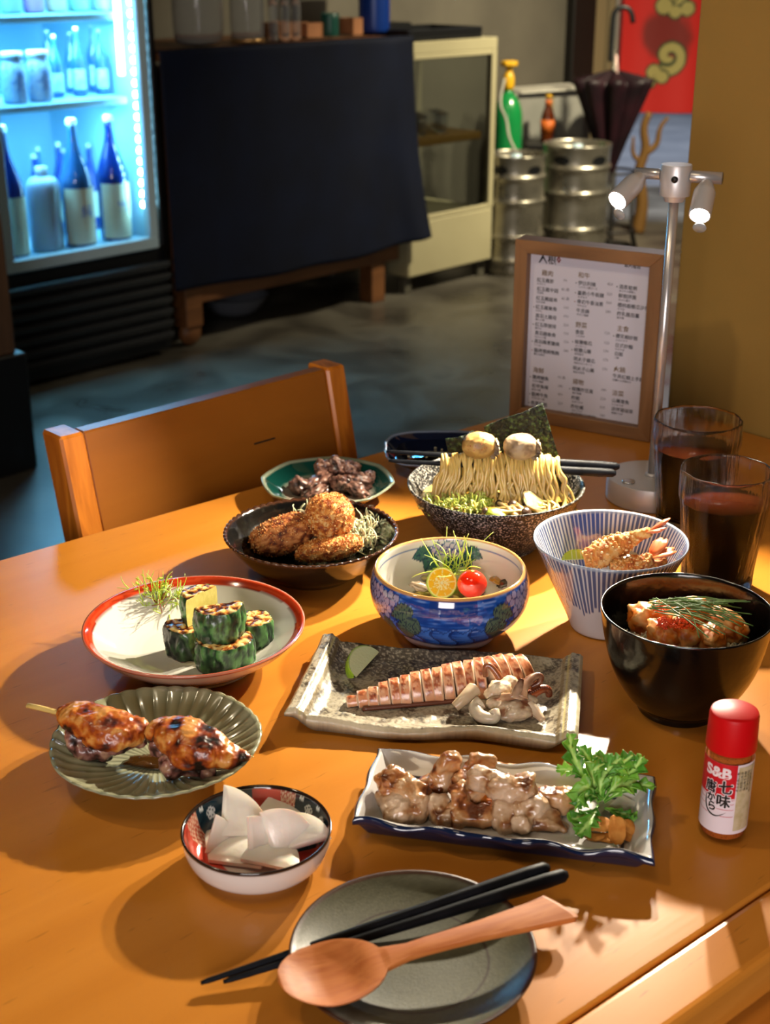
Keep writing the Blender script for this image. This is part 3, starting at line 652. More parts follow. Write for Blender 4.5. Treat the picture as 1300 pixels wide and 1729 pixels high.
# mitred bars
def bar(p, q, pi_, qi):
    a = [p, q, qi, pi_]; V = [(x, 0, z) for x, z in a]+[(x, fd, z) for x, z in a]
    return V, [[0, 1, 2, 3], [7, 6, 5, 4], [0, 4, 5, 1], [1, 5, 6, 2], [2, 6, 7, 3], [3, 7, 4, 0]]
o4 = [(0, 0), (fw, 0), (fw, fh), (0, fh)]; i4 = [(fb, fb), (fw-fb, fb), (fw-fb, fh-fb), (fb, fh-fb)]
for k in range(4):
    o = mk('frame_bar', bar(o4[k], o4[(k+1) % 4], i4[k], i4[(k+1) % 4]), m_oak if k % 2 == 0 else m_oakv, mf, smooth=False)
    o.modifiers.new('b', 'BEVEL').width = .0006
mk('backing_board', box2((.004, fd-.008, .004), (fw-.004, fd+.002, fh-.004), 0), m_dark, mf, smooth=False)
pz = .0125
sheet = mk('menu_sheet', box2((fb-.004, pz, fb-.004), (fw-fb+.004, pz+.001, fh-fb+.004), 0), mat('menu_paper', '#f0eaf6', rough=.6), mf, smooth=False)
mk('glass_pane', box2((fb-.003, .0045, fb-.003), (fw-fb+.003, .0065, fh-fb+.003), 0), mat('frame_glass', (1, 1, 1), rough=.03, trans=1, ior=1.04, alpha=.22, spec=.9), mf, smooth=False)
# printed text; (column x, row z) measured on the photograph in the crop 850..1130 x 400..760 (scale 4.643)
def fpt(cx, cy):
    d = ray(850+cx/4.643, 400+cy/4.643); nrm = Vector((sin(fa), -cos(fa), 0)); pp = Vector((f0.x, f0.y, 0))-nrm*pz
    t = pp.dot(nrm)/(d.x*nrm.x+d.y*nrm.y); X = Vector((d.x*t, d.y*t, CAMZ+d.z*t))
    return (X.x-f0.x)*cos(fa)+(X.y-f0.y)*sin(fa), X.z-TZ
inks = {'k': ([], mat('black_menu_ink', '#2a2528', rough=.7)), 'g': ([], mat('grey_menu_ink', '#6d6570', rough=.7)), 'o': ([], mat('gold_menu_ink', '#8f6a1c', rough=.6)), 'r': ([], mat('red_menu_ink', '#a03028', rough=.6))}
def line(s, cx, cy, size, ink='k', bold=.00012):
    x, z = fpt(cx, cy); V, F = text_vf(s, size, 'LEFT', 1)
    for k_ in range(3 if bold else 1):
        if len(V): inks[ink][0].append((np.stack([V[:, 0]+x+bold*(k_ % 2), np.full(len(V), pz-.0002), V[:, 1]+z+bold*(k_//2)], 1), F))
S1, S2, SH = .0058, .0031, .0078
line('人根', 275, 200, .012, 'k', .0003); line('0', 415, 205, .011, 'r', .0008); line('單人嗑酒', 945, 238, .0052)
line('雞肉', 300, 300, SH, 'o'); line('和牛', 585, 318, SH, 'o')
c1_ = [('紅玉雞胗', '90', 262, 350, ''), ('紅玉雞中翅', '80.串', 262, 420, ''), ('紅玉雞腿串', '85.串', 256, 492, ''), ('紅玉雞軟骨', '100', 252, 562, '•'), ('黑羽土雞母', '090', 250, 630, ''), ('紅玉厚腿排', '220', 247, 698, '•'), ('黑羽雞軟骨', '130', 245, 765, ''), ('黑羽雞蔥鹽燒', '150', 240, 830, '•'), ('醬烤慢燒鴨胸', '380', 238, 900, '*')]
sub = ['ももにく', '手羽先', 'ねぎま串', 'やげん', '鶏ハツ焼', '鶏もも', 'なんこつ塩', 'つくね', '鴨むね焼き']
for (a, b, x, y, m_), sb_ in zip(c1_, sub):
    line(a, x, y, S1); line(sb_, x, y+24, S2, 'g'); line(b, 455 if '.' in b else 470, y+2, .0048, 'g', 0)
    if m_: line('•', x-20, y, S1, 'r' if m_ == '*' else 'k', .0003)
line('海鮮', 230, 1058, SH, 'o')
for a, b, x, y, m_, sb_ in [('鹽烤鯖魚', '90.串', 225, 1110, '•', 'さばの塩焼'), ('松甲魚喉', '180', 222, 1178, '', '焼きの魚'), ('醬烤牛魚', '450', 218, 1243, '•', 'やきもの一品'), ('奇異鮮蛤', '220', 214, 1312, '•', 'はまぐり'), ('炙燒中卷', '350', 214, 1380, '', 'いか')]:
    line(a, x, y, S1); line(sb_, x, y+24, S2, 'g'); line(b, 425, y, .0048, 'g', 0)
    if m_: line('•', x-20, y, S1, 'k', .0003)
for a, b, x, y, m_, sb_ in [('伊比利豬', '420', 585, 375, '•', 'いべりこ豚ロース'), ('爽脆小牛板腱', '320', 580, 452, '•', 'わぎゅう'), ('骨切牛香油蔥', '360', 575, 520, '*', '牛カルビ'), ('牛舌燒', '280', 570, 590, '', '牛タン塩焼'), ('香菇', '120', 562, 758, '', 'シイタケ'), ('椒鹽櫛瓜', '120', 558, 835, '•', 'ズッキーニ'), ('椒鹽山藥', '130', 552, 898, '•', '長芋焼き'), ('明太子櫛瓜', '170', 548, 968, '', '明太子ズッキーニ'), ('明太子山藥', '170', 542, 1040, '', '明太子長芋'), ('椒鹽炸豆腐', '180', 535, 1203, '•', '揚げ豆腐'), ('炸蝦', '220', 530, 1272, '', 'えびフライ'), ('炸牡蠣', '095', 526, 1340, '', 'カキフライ'), ('自家製可樂餅', '180', 524, 1402, '', 'コロッケ')]:
    line(a, x, y, S1); line(sb_, x+4, y+26, S2, 'g'); line(b, x+228, y+6, .0050, 'g', 0)
    if m_: line('•', x-22, y, S1, 'r' if m_ == '*' else 'k', .0003)
line('野菜', 563, 706, SH, 'o'); line('揚物', 540, 1150, SH, 'o')
for a, b, x, y, m_, sb_ in [('酒蒸蛤蜊', '1', 905, 405, '•', 'あさりの酒蒸し'), ('鮮蝦拼盤', '1', 900, 475, '', '天ぷら盛り'), ('櫻桃蝦櫛瓜沙拉', '2', 893, 548, '', 'サラダ'), ('炸乳酪茄薯', '1', 888, 615, '', '茄子焼'), ('櫻花蝦炒飯', '1', 878, 790, '•', 'エビピラフ'), ('日式炒麵', '1', 873, 862, '', 'やきそば'), ('白飯', '', 868, 928, '', 'ご飯'), ('牛貝紅蝦土手鍋', '9', 855, 1102, '', '牡蠣の土手鍋なり'), ('山藥章魚', '1', 847, 1294, '', 'たこわさび'), ('涼拌珊瑚草', '1', 843, 1360, '', '海藻サラダ')]:
    line(a, x, y, S1); line(sb_, x, y+26, S2, 'g'); line(b, x+222, y+4, .0050, 'g', 0)
    if m_: line('•', x-22, y, S1, 'k', .0003)
line('主食', 888, 735, SH, 'o'); line('火鍋', 862, 1053, SH, 'o'); line('涼菜', 850, 1240, SH, 'o')
for k, (L_, m_) in inks.items(): tag(mk('lettering', join(L_), m_, sheet, smooth=False), {'k': 'black lettering', 'g': 'grey lettering', 'o': 'gold headings', 'r': 'red stamp and dots'}[k])

# ------------------------------------------------------------------ two-headed table lamp
m_alu = mat('brushed_aluminium', '#c6c1c0', rough=.36, metal=.45, aniso=.3, bump=.05, bscale=300, bstretch=(1, 1, .05))
m_alu2 = mat('polished_aluminium', '#bdb8b6', rough=.24, metal=.65)
lb_ = P(1101, 803, TZ+.026)
lamp = thing('table_lamp', 'brushed aluminium table lamp with two spot heads on a crossbar', 'lamp', (*lb_.xy, TZ+.0004))
rb = 76/SP(lb_)
mk('lamp_base', lathe([(0, 0), (rb-.001, 0), (rb, .001), (rb, .0245), (rb-.0006, .0255), (rb-.003, .026), (0, .026)], 72, 0)[:2], m_alu, lamp, autosm=40)
mk('touch_button', lathe([(0, .0262), (.007, .0262), (.007, .028), (.0055, .0285), (0, .0282)], 28, 0)[:2], m_alu2, lamp, loc=(-.030, -.022, 0))
htop = PY(1147, 278, lb_.y).z-TZ; hbot = htop-.031
mk('pole', cyl((0, 0, .026), (0, 0, hbot), .0051, 20), m_alu2, lamp)
mk('pole_collar', lathe([(0, .026), (.008, .026), (.007, .029), (0, .029)], 24, 0)[:2], m_alu, lamp)
mk('hub', lathe([(0, hbot-.006), (.0095, hbot-.006), (.0115, hbot-.001), (.0155, hbot), (.0157, hbot+.001), (.0157, htop-.001), (.0152, htop), (0, htop)], 48, 0)[:2], m_alu, lamp, autosm=40)
mk('hub_screw', cyl((-.004, -.0148, htop-.013), (-.0044, -.0164, htop-.013), .0035, 16), m_black, lamp)
bd = Vector((.9, -.43, 0)).normalized(); zc_ = htop-.011
def bar_pipe(a, b, r):
    n = 24; a = Vector(a); b = Vector(b); return tube([a, b, b, a], [r, r, r*.8, r*.8], n, caps=False)
V, F = tube([bd*.0157+Vector((0, 0, zc_)), bd*.047+Vector((0, 0, zc_)), bd*.047+Vector((0, 0, zc_)), bd*.03+Vector((0, 0, zc_))], [.0062, .0062, .005, .005], 24, caps=False)
mk('crossbar', (V, F), m_alu2, lamp); mk('crossbar', tube([bd*-.0157+Vector((0, 0, zc_)), bd*-.042+Vector((0, 0, zc_)), bd*-.042+Vector((0, 0, zc_)), bd*-.03+Vector((0, 0, zc_))], [.0056, .0056, .0046, .0046], 24, caps=False), m_alu2, lamp)
m_face = mat('lamp_face', '#ffffff', emit=(1, .93, .84), estr=60)
def head(att, dr, tw, power):
    dr = Vector(dr).normalized(); att = Vector(att); q = dr.to_track_quat('Z', 'Y'); R_ = .0108; Ln = .044
    h = mk('lamp_head', lathe([(0, 0), (.0055, 0), (.0068, .002), (R_, .013), (R_+.0002, .015), (R_+.0002, Ln-.002), (R_, Ln), (R_-.0012, Ln), (R_-.0014, Ln-.004), (0, Ln-.004)], 40, 0)[:2], m_alu, lamp, loc=att, autosm=30)
    h.rotation_euler = q.to_euler()
    mk('lamp_face', lathe([(0, Ln-.0036), (R_-.0016, Ln-.0036), (R_-.002, Ln-.002), (0, Ln-.0012)], 32, 0)[:2], m_face, h)
    fdn = q.inverted() @ Vector((0, 0, -1)); fdn.z = 0; fdn.normalize()
    fq = mk('glass_flap', lathe([(0, 0), (.0066, 0), (.0068, .0005), (.0066, .001), (0, .001)], 28, 0)[:2], mat('flap_plastic', '#dfe4e6', rough=.15, trans=.6, ior=1.3) if 'flap_plastic' not in bpy.data.materials else bpy.data.materials['flap_plastic'], h, loc=fdn*.0150+Vector((0, 0, Ln+.0015)))
    l = bpy.data.lights.new('lamp_spot', 'SPOT'); l.energy = power; l.color = (1, .88, .68); l.spot_size = radians(98); l.spot_blend = .5; l.shadow_soft_size = .0075
    lo = bpy.data.objects.new('lamp_spot', l); COL.objects.link(lo); lo.parent = lamp; lo.location = att+dr*(Ln+.006)
    lo.rotation_euler = dr.to_track_quat('-Z', 'Y').to_euler()
head(bd*-.036+Vector((0, -.002, zc_-.003)), (-.60, -.60, -.43), 0, 42)
head(bd*.031+Vector((0, -.004, zc_-.005)), (-.27, -.74, -.60), 0, 26)

# ------------------------------------------------------------------ iced tea glasses
m_tglass = mat('frosted_ripple_glass', (.97, .93, .92), rough=.10, trans=1, ior=1.3, bump=.7, bscale=260, bdist=.0012, bstretch=(1, 1, .10))
m_tea = mat('dark_tea', (.030, .006, .002), rough=.05, trans=.12, ior=1.2, spec=.1)
def tea_glass(label, px, py, halfpx, footpx):
    H_ = .118; c = P(px, py, TZ+H_); r = halfpx/SP(c); rf = r*.76
    t = thing('tea_glass', label, 'glass', (c.x, c.y, TZ+.0004), 0, 'glasses of iced tea')
    def rip(T, R, Z, tt): return R*(1+.012*np.sin(9*T+Z*40)*sstep(Z, .0, .03)+.006*np.sin(23*T-Z*60)), Z
    th = .0028
    mk('glass_body', lathe([(0, 0), (rf, 0), (rf+.001, .003), (rf+.001, .02), (r*.90, .060), (r*.95, .085), (r*.985, .089), (r, .095), (r*.992, .112), (r, H_-.002), (r-.001, H_), (r-th, H_-.001), (r-th, .098), (r*.95-th, .087), (r*.89-th, .060), (rf-th, .022), (rf-th-.001, .010), (0, .009)], 120, 2, fn=rip)[:2], m_tglass, t)
    zl = .0865
    tea = mk('tea', lathe([(0, .0095), (rf-th-.0018, .0108), (rf-th-.0012, .022), (r*.89-th-.0012, .060), (r*.945-th-.001, zl-.001), (r*.945-th-.001, zl), (0, zl)], 72, 0)[:2], m_tea, t)
    tag(tea, 'dark red-brown tea')
tea_glass('glass of iced tea directly in front of the wall, beside the lamp base', 1179, 706, 74, 60)
tea_glass('nearer glass of iced tea at the right edge, behind the black donburi bowl', 1228, 792, 78, 60)

# ------------------------------------------------------------------ spice bottle
m_red = mat('red_plastic', '#b8080e', rough=.42, spec=.2)
sp_b = P(1218, 1405, TZ); rs = .0160
tilt = 0
hs = .088
bt = thing('spice_bottle', 'red-capped glass bottle of seven spice with a red and white label', 'bottle', (sp_b.x, sp_b.y, TZ+.0004), 0)
mk('glass_body', lathe([(0, 0), (rs-.001, 0), (rs, .0015), (rs, .060), (rs-.001, .063), (rs-.0025, .065), (rs-.004, .0645), (rs-.0014, .062), (rs-.0013, .003), (0, .003)], 56, 1)[:2], mat('spice_jar_glass', (1, .95, .85), rough=.03, trans=1, ior=1.02, alpha=.3), bt)
mk('spice_powder', lathe([(0, .0035), (rs-.0016, .0035), (rs-.0016, .0615), (0, .0615)], 40, 0)[:2], mat('chilli_powder', ramp=[(.3, '#a04410'), (.5, '#c86a18'), (.7, '#7a2a08')], scale=900, rough=.8), bt)
bt.scale = (1, 1, 1.085)
cap_ = mk('cap', lathe([(0, .064), (rs+.0007, .064), (rs+.0008, .065), (rs+.0002, .086), (rs-.0006, .0882), (rs-.003, .0893), (0, .0895)], 64, 0)[:2], m_red, bt, autosm=45)
rl = rs+.0003; n = 90; lz0, lz1 = .0085, .0585
def wrap(V, r, a0=-pi/2): # V x -> arc, y -> z
    an = a0+V[:, 0]/r; return np.stack([r*np.cos(an), r*np.sin(an), V[:, 1]], 1)
def patch(u0, u1, v0, v1, r, nu=40, nv=2):
    V = np.array([(u0+(u1-u0)*i/(nu-1), v0+(v1-v0)*j/(nv-1), 0) for j in range(nv) for i in range(nu)])
    return wrap(V, r, A0), [[j*nu+i, j*nu+i+1, (j+1)*nu+i+1, (j+1)*nu+i] for j in range(nv-1) for i in range(nu-1)]
A0 = -pi/2-.38+atan2(sp_b.x, sp_b.y)*-1
lbm = mk('paper_label', patch(-.024, .040, lz0, lz1, rl, 90), mat('white_label', '#d4c6cc', rough=.45), bt)
mr_ = mat('label_red', '#b80e1e', rough=.4); mw_ = mat('label_white', '#dccfd2', rough=.4); mkk = mat('label_black', '#1c1614', rough=.45)
mk('red_panel', patch(-.0235, .0125, .0345, lz1, rl+.00012), mr_, lbm)
V, F = text_vf('S&B', .0098, 'CENTER', 4, bold=.0004); V[:, 1] += .0487; V[:, 0] = V[:, 0]*1.15-.0005; mk('lettering', (wrap(V, rl+.0003, A0), F), mw_, lbm, smooth=False)
for s_, x_, y_, z_, w_ in (('七', .0058, .0385, .0100, 1), ('味', .0052, .0288, .0098, 1), ('唐', -.0046, .0375, .0088, 1), ('か', -.0036, .0308, .0068, 1), ('ら', -.0024, .0245, .0072, 1)):
    V, F = text_vf(s_, z_, 'CENTER', 3); V[:, 1] += y_; V[:, 0] += x_; mk('lettering', join([(wrap(V+np.array((.0008*cos(q_), .0008*sin(q_), 0)), rl+.0002, A0), F) for q_ in np.arange(12)*pi/6]), mw_, lbm, smooth=False)
    mk('lettering', join([(wrap(V+np.array((.00028*cos(q_), .00028*sin(q_), 0)), rl+.00038, A0), F) for q_ in np.arange(6)*pi/3]), mkk, lbm, smooth=False)
def swoosh(pts, w, r):
    p = smoothpath([(a, b, 0) for a, b in pts], 30); d = np.gradient(p, axis=0); nrm = np.stack([-d[:, 1], d[:, 0], 0*d[:, 0]], 1); nrm /= np.linalg.norm(nrm, axis=1)[:, None]
    ww = w*np.interp(np.linspace(0, 1, 30), [0, .15, .55, 1], [.4, .8, 1, .05])[:, None]
    V = np.concatenate([p+nrm*ww, p-nrm*ww]); return wrap(V, r, A0), [[i, i+1, 30+i+1, 30+i] for i in range(29)]
sw = [(-.0078, .0335), (-.0074, .026), (-.004, .0215), (.002, .0205), (.0078, .0245)]
mk('swoosh', swoosh(sw, .0014, rl+.0002), mw_, lbm); mk('swoosh', swoosh(sw, .0007, rl+.00036), mkk, lbm)
for k, z_ in enumerate((.0335, .0305, .0265, .0215)):
    V = np.array([(u, z_+(.0025 if k == 3 else 0)*0+(-.25*(u+.012)+8*(u+.012)**2 if u < .0125 else 0)*.25+dv, 0) for dv in (0, .00035) for u in np.linspace(-.0235, .0125, 40)])
    mk('red_line', (wrap(V, rl+.00013, A0), [[i, i+1, 41+i, 40+i] for i in range(39)]), mr_, lbm)
st = mk('sticker', patch(.0135, .0275, .011, .057, rl+.00025), mat('yellowed_sticker', ramp=[(.35, '#a89870'), (.6, '#b8a888')], scale=200, rough=.6), lbm)
for k in range(5):
    V, F = text_vf(['七味辣椒粉內容', '原料成份紅辣', '陳皮芝麻山椒', '有效日期標示', '進口商台北市'][k], .0024, 'LEFT', 1)
    V = np.stack([-V[:, 1]*1+.0250-k*.0026, V[:, 0]*-1+.054, V[:, 2]], 1); mk('lettering', (wrap(V, rl+.0004, A0), [f[::-1] for f in F]), mkk, st, smooth=False)
# ------------------------------------------------------------------ bowls and plates
def vessel(name, label, cat, px, py, halfpx, H_, prof, m_, n=96, fn=None, it=2, mcount=None, colfn=None, group=None, part=None, autosm=None, rz=0):
    """prof in units of rim radius (r) and height (z); px,py = centre of the rim ellipse"""
    c = P(px, py, TZ+H_); r = halfpx/SP(c)
    t = thing(name, label, cat, (c.x, c.y, TZ+.0004), rz, group)
    V, F, T, tt = lathe([(a*r, b*H_) for a, b in prof], n, it, mcount, fn and (lambda T, R, Z, t_: fn(T, R, Z, t_, r, H_)))
    col = colfn(V, T, tt, r, H_) if colfn else None
    mk(part or (name+'_body'), (V, F), m_, t, col=col, autosm=autosm)
    return t, Vector((c.x, c.y, TZ)), r
def gl(name, **k):
    return mat(name, rough=k.pop('rough', .12), coat=k.pop('coat', .5), **k)
# dark olive plate
def c_dark(V, T, t, r, H_):
    R = np.hypot(V[:, 0], V[:, 1])/r; e = np.clip(sstep(R, .935, .955), 0, 1)[:, None]
    out = (V[:, 2] < H_*.5)&(R > .6); w = (.85+.3*rng.random(len(V)))[:, None]
    c = lerp(np.array(hx('#4b4936')), np.array(hx('#3a2214')), e)*w
    c[out] = hx('#33221a'); return c
dp_, dc, drr = vessel('dark_plate', 'round olive-grey plate with a brown rim under the chopsticks and wooden spoon', 'plate', 697, 1600, 211, .017,
    [(0, .0), (.55, 0), (.58, .12), (.9, .62), (.985, .95), (1, 1), (.985, 1.03), (.95, .97), (.88, .80), (.74, .58), (.5, .42), (.25, .36), (0, .35)], gl('olive_glaze', vcol=True, rough=.38, coat=.12, crough=.12, bump=.12, bscale=700, spec=.35), 160, mcount=120, colfn=c_dark)
# pickle dish: printed panels on the inner wall, brown rim
def c_pick(V, T, t, r, H_):
    R = np.hypot(V[:, 0], V[:, 1]); inn_ = t > .52
    ph = T; u = ph*r; v = V[:, 2]
    pt = Paint(u, v, hx('#c9c0b8'))
    for a0, a1, c in ((0, .12, '#a83828'), (.12, 1.05, '#16262e'), (1.05, 1.3, '#c9a890'), (1.3, 1.72, '#b03a2c'), (1.72, 2.7, '#1b2f38'), (2.7, 3.0, '#c9a890'), (3.0, 3.9, '#b54434'), (3.9, 4.6, '#1b2f38'), (4.6, 5.3, '#c9a890'), (5.3, 6.3, '#b03a2c')):
        pt.put(inn_*(ph >= a0)*(ph < a1)*(R > r*.5), c)
    # wave scales on the cream panels
    for a0, a1 in ((1.05, 1.3), (2.7, 3.0), (4.6, 5.3)):
        k = inn_*(ph >= a0)*(ph < a1); s = .0042; row = np.floor(v/(s*.5)); uu = (u+row*s*.5) % s-s/2; vv = v-row*s*.5
        d = np.hypot(uu, vv); pt.put(k*((np.abs(d-s*.48) < s*.06) | (np.abs(d-s*.3) < s*.05)), '#a04030')
    for a in (.42, .78, 1.95, 2.42, 4.2):
        for da, dv, rr in ((0, .0, .0034), (.16, .006, .0017)):
            cx = (a+da)*r; cy = H_*.66+dv
            for k in range(5):
                b = k*2*pi/5+.3; pt.put(inn_*(np.abs(np.hypot(u-cx-cos(b)*rr*.75, v-cy-sin(b)*rr*.75)-rr*.38) < rr*.16), '#c8ccc8')
            pt.put(inn_*(np.hypot(u-cx, v-cy) < rr*.2), '#c8ccc8')
    pt.put((R < r*.5)*inn_, '#c9c0b8'); pt.put((v > H_*.93), '#241812'); pt.put((~inn_)*(np.abs(v-H_*.16) < H_*.03), '#8a3a2a'); return pt.c
pk_, pc, pr = vessel('pickle_dish', 'small deep dish with brown rim and red and navy printed inside, holding white radish', 'dish', 433, 1398, 128, .027,
    [(0, .04), (.62, .04), (.64, 0), (.68, 0), (.7, .08), (.88, .22), (.97, .6), (.985, .95), (1, 1), (.985, 1.03), (.955, 1.0), (.935, .85), (.88, .42), (.7, .2), (0, .17)], gl('printed_porcelain', vcol=True), 720, mcount=110, colfn=c_pick)
# fluted leaf plate
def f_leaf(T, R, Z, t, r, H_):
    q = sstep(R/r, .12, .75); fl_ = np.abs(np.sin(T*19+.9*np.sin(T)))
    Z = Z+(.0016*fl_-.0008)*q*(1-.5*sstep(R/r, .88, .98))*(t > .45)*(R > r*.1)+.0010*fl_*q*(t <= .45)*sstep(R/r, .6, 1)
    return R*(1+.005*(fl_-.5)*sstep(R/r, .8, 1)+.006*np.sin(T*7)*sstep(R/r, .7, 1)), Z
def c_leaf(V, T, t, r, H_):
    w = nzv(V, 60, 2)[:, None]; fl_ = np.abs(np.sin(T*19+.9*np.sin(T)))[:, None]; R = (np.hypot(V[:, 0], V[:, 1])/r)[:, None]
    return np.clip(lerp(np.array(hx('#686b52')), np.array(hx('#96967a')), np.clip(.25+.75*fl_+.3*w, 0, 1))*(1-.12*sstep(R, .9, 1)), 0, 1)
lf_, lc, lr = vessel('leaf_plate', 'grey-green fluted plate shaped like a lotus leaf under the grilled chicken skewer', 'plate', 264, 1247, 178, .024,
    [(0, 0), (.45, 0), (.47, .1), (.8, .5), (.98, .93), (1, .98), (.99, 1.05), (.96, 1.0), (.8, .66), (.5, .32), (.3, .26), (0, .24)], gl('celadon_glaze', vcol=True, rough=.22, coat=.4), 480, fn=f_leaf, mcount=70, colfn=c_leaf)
# red-banded white plate
def c_zuc(V, T, t, r, H_):
    R = np.hypot(V[:, 0], V[:, 1])/r; c = np.tile(np.array(hx('#c5c2b8')), (len(V), 1)); pt = Paint(R, R, hx('#c9c6bd')); pt.c = c
    ins = t > .5; br = .905+.006*np.sin(T*3)
    pt.put(ins*(R > br)*(R < .985), '#9c2c12'); pt.put(ins*(R > br)*(R < .99)*(np.sin(R*900+T*6) > .3), '#b04020', .8); pt.put((R > .985), '#b0522c', .8); pt.put((~ins)*(V[:, 2] > H_*.2), '#c79a78', .75)
    pt.put(ins*(np.abs(R-br) < .004), '#5a1808', .6); return pt.c
zp_, zc0, zr = vessel('banded_plate', 'white plate with a brick-red band inside the rim under the courgette pieces', 'plate', 328, 1052, 188, .036,
    [(0, .1), (.50, .1), (.52, 0), (.57, 0), (.59, .14), (.85, .55), (.985, .95), (1, .985), (.99, 1.02), (.965, 1), (.87, .80), (.6, .36), (.3, .3), (0, .3)], gl('white_glaze', vcol=True, rough=.1), 240, mcount=110, colfn=c_zuc)
# black scalloped bowl
def f_scal(T, R, Z, t, r, H_):
    k = sstep(Z/H_, .86, 1.0)*sstep(R/r, .9, 1); s = np.abs(np.sin(T*30)); return R*(1+.012*k*(s-.4)), Z-.0012*k*(1-s)
def c_scal(V, T, t, r, H_):
    R = np.hypot(V[:, 0], V[:, 1])/r; pt = Paint(R, R, hx('#0b0b0b')); w = rng.random(len(V))
    pt.put((V[:, 2] > H_*.93)*(R > .955), '#3c2418'); pt.put((t > .5)*(R < .94)*(w > .93), '#25251f', .7); return pt.c
sc_, scc, scr = vessel('scalloped_bowl', 'wide black glazed bowl with a brown scalloped rim holding breaded croquettes', 'bowl', 525, 896, 148, .045,
    [(0, .05), (.42, .05), (.44, 0), (.49, 0), (.51, .08), (.72, .3), (.90, .72), (.985, .96), (1, 1), (.985, 1.04), (.955, 1.0), (.93, .9), (.85, .62), (.66, .28), (.3, .15), (0, .14)], gl('black_glaze', vcol=True, rough=.13, bump=.1, bscale=300), 360, fn=f_scal, mcount=90, colfn=c_scal)
# octagonal green-edged dish
def f_oct(T, R, Z, t, r, H_):
    a = (T+.2) % (pi/4)-pi/8; k = cos(pi/8)/np.cos(a); return R*(1+(k-1)*.5*sstep(R/r, .4, 1))*1.02, Z
def c_oct(V, T, t, r, H_):
    a = (T+.2) % (pi/4)-pi/8; R = np.hypot(V[:, 0], V[:, 1])/r/(1+(cos(pi/8)/np.cos(a)-1)*.5)/1.02; pt = Paint(R, R, hx('#8b7f72')); ins = t > .5
    pt.put(ins*(R > .70)*(R < .93), '#0c3a33'); pt.put(ins*(R > .66)*(R < .72), '#3a5a4e', .6); pt.put((R >= .93), '#7f8672'); return pt.c
oc_, occ, ocr = vessel('octagonal_dish', 'octagonal dish with a dark green border holding brown grilled gizzards', 'dish', 553, 810, 113, .024,
    [(0, .06), (.5, .06), (.52, 0), (.58, 0), (.6, .15), (.85, .6), (.98, .9), (1, .97), (.99, 1.04), (.95, 1), (.80, .66), (.6, .3), (0, .26)], gl('green_glaze', vcol=True), 240, fn=f_oct, mcount=80, colfn=c_oct, rz=.1)
# soy dish
def f_rect(T, R, Z, t, r, H_):
    k = (np.abs(np.cos(T))**3.2+np.abs(np.sin(T)*1.08)**3.2)**(-1/3.2); return R*(1+(k-1)*sstep(R/r, .3, .9)+.01*np.sin(T*16)*sstep(R/r, .9, 1)), Z
so_, soc, sor = vessel('soy_dish', 'dark navy rectangular dish of soy sauce behind the noodle bowl', 'dish', 746, 757, 98, .022,
    [(0, .3), (.5, .3), (.5, 0), (.56, 0), (.58, .3), (.85, .7), (.98, .95), (1, 1), (.99, 1.05), (.95, 1), (.9, .85), (.76, .55), (.5, .48), (0, .46)], gl('navy_glaze', vcol=True, rough=.08, coat=1), 192, fn=f_rect, mcount=70, colfn=lambda V, T, t, r, H_: lerp(np.array(hx('#0c142c')), np.array(hx('#76829a')), sstep(V[:, 2], H_*.93, H_*1.0)[:, None]))  # paler rim is a highlight painted into the navy glaze colour
def rfn(T, R, Z, t): return f_rect(T, R, Z, t, sor*.8, .02)
sa_ = mk('soy_sauce', lathe([(0, .0115), (sor*.76, .0115), (sor*.79, .0155), (0, .0155)], 96, 0, fn=rfn)[:2], mat('soy', '#060202', rough=.03, coat=1), loc=(soc.x, soc.y, TZ)); tag(sa_, 'pool of dark soy sauce in the navy dish', 'sauce', kind='stuff')
ses = ico(2)
for k, (x, y) in enumerate(((757, 755), (768, 758), (773, 768), (758, 767), (782, 762), (764, 772), (705, 762), (712, 770), (742, 771), (775, 774))):
    p = P(x-22, y, TZ+.0165); s = mk('sesame_seed', (ses[0]*np.array((.0017, .001, .0006)), ses[1]), bpy.data.materials.get('sesame') or mat('sesame', '#c8b890', rough=.6), loc=(p.x, p.y, TZ+.0158), rz=k*1.3)
    tag(s, 'pale sesame seed floating on the soy sauce', 'seed', 'sesame seeds on the soy sauce')
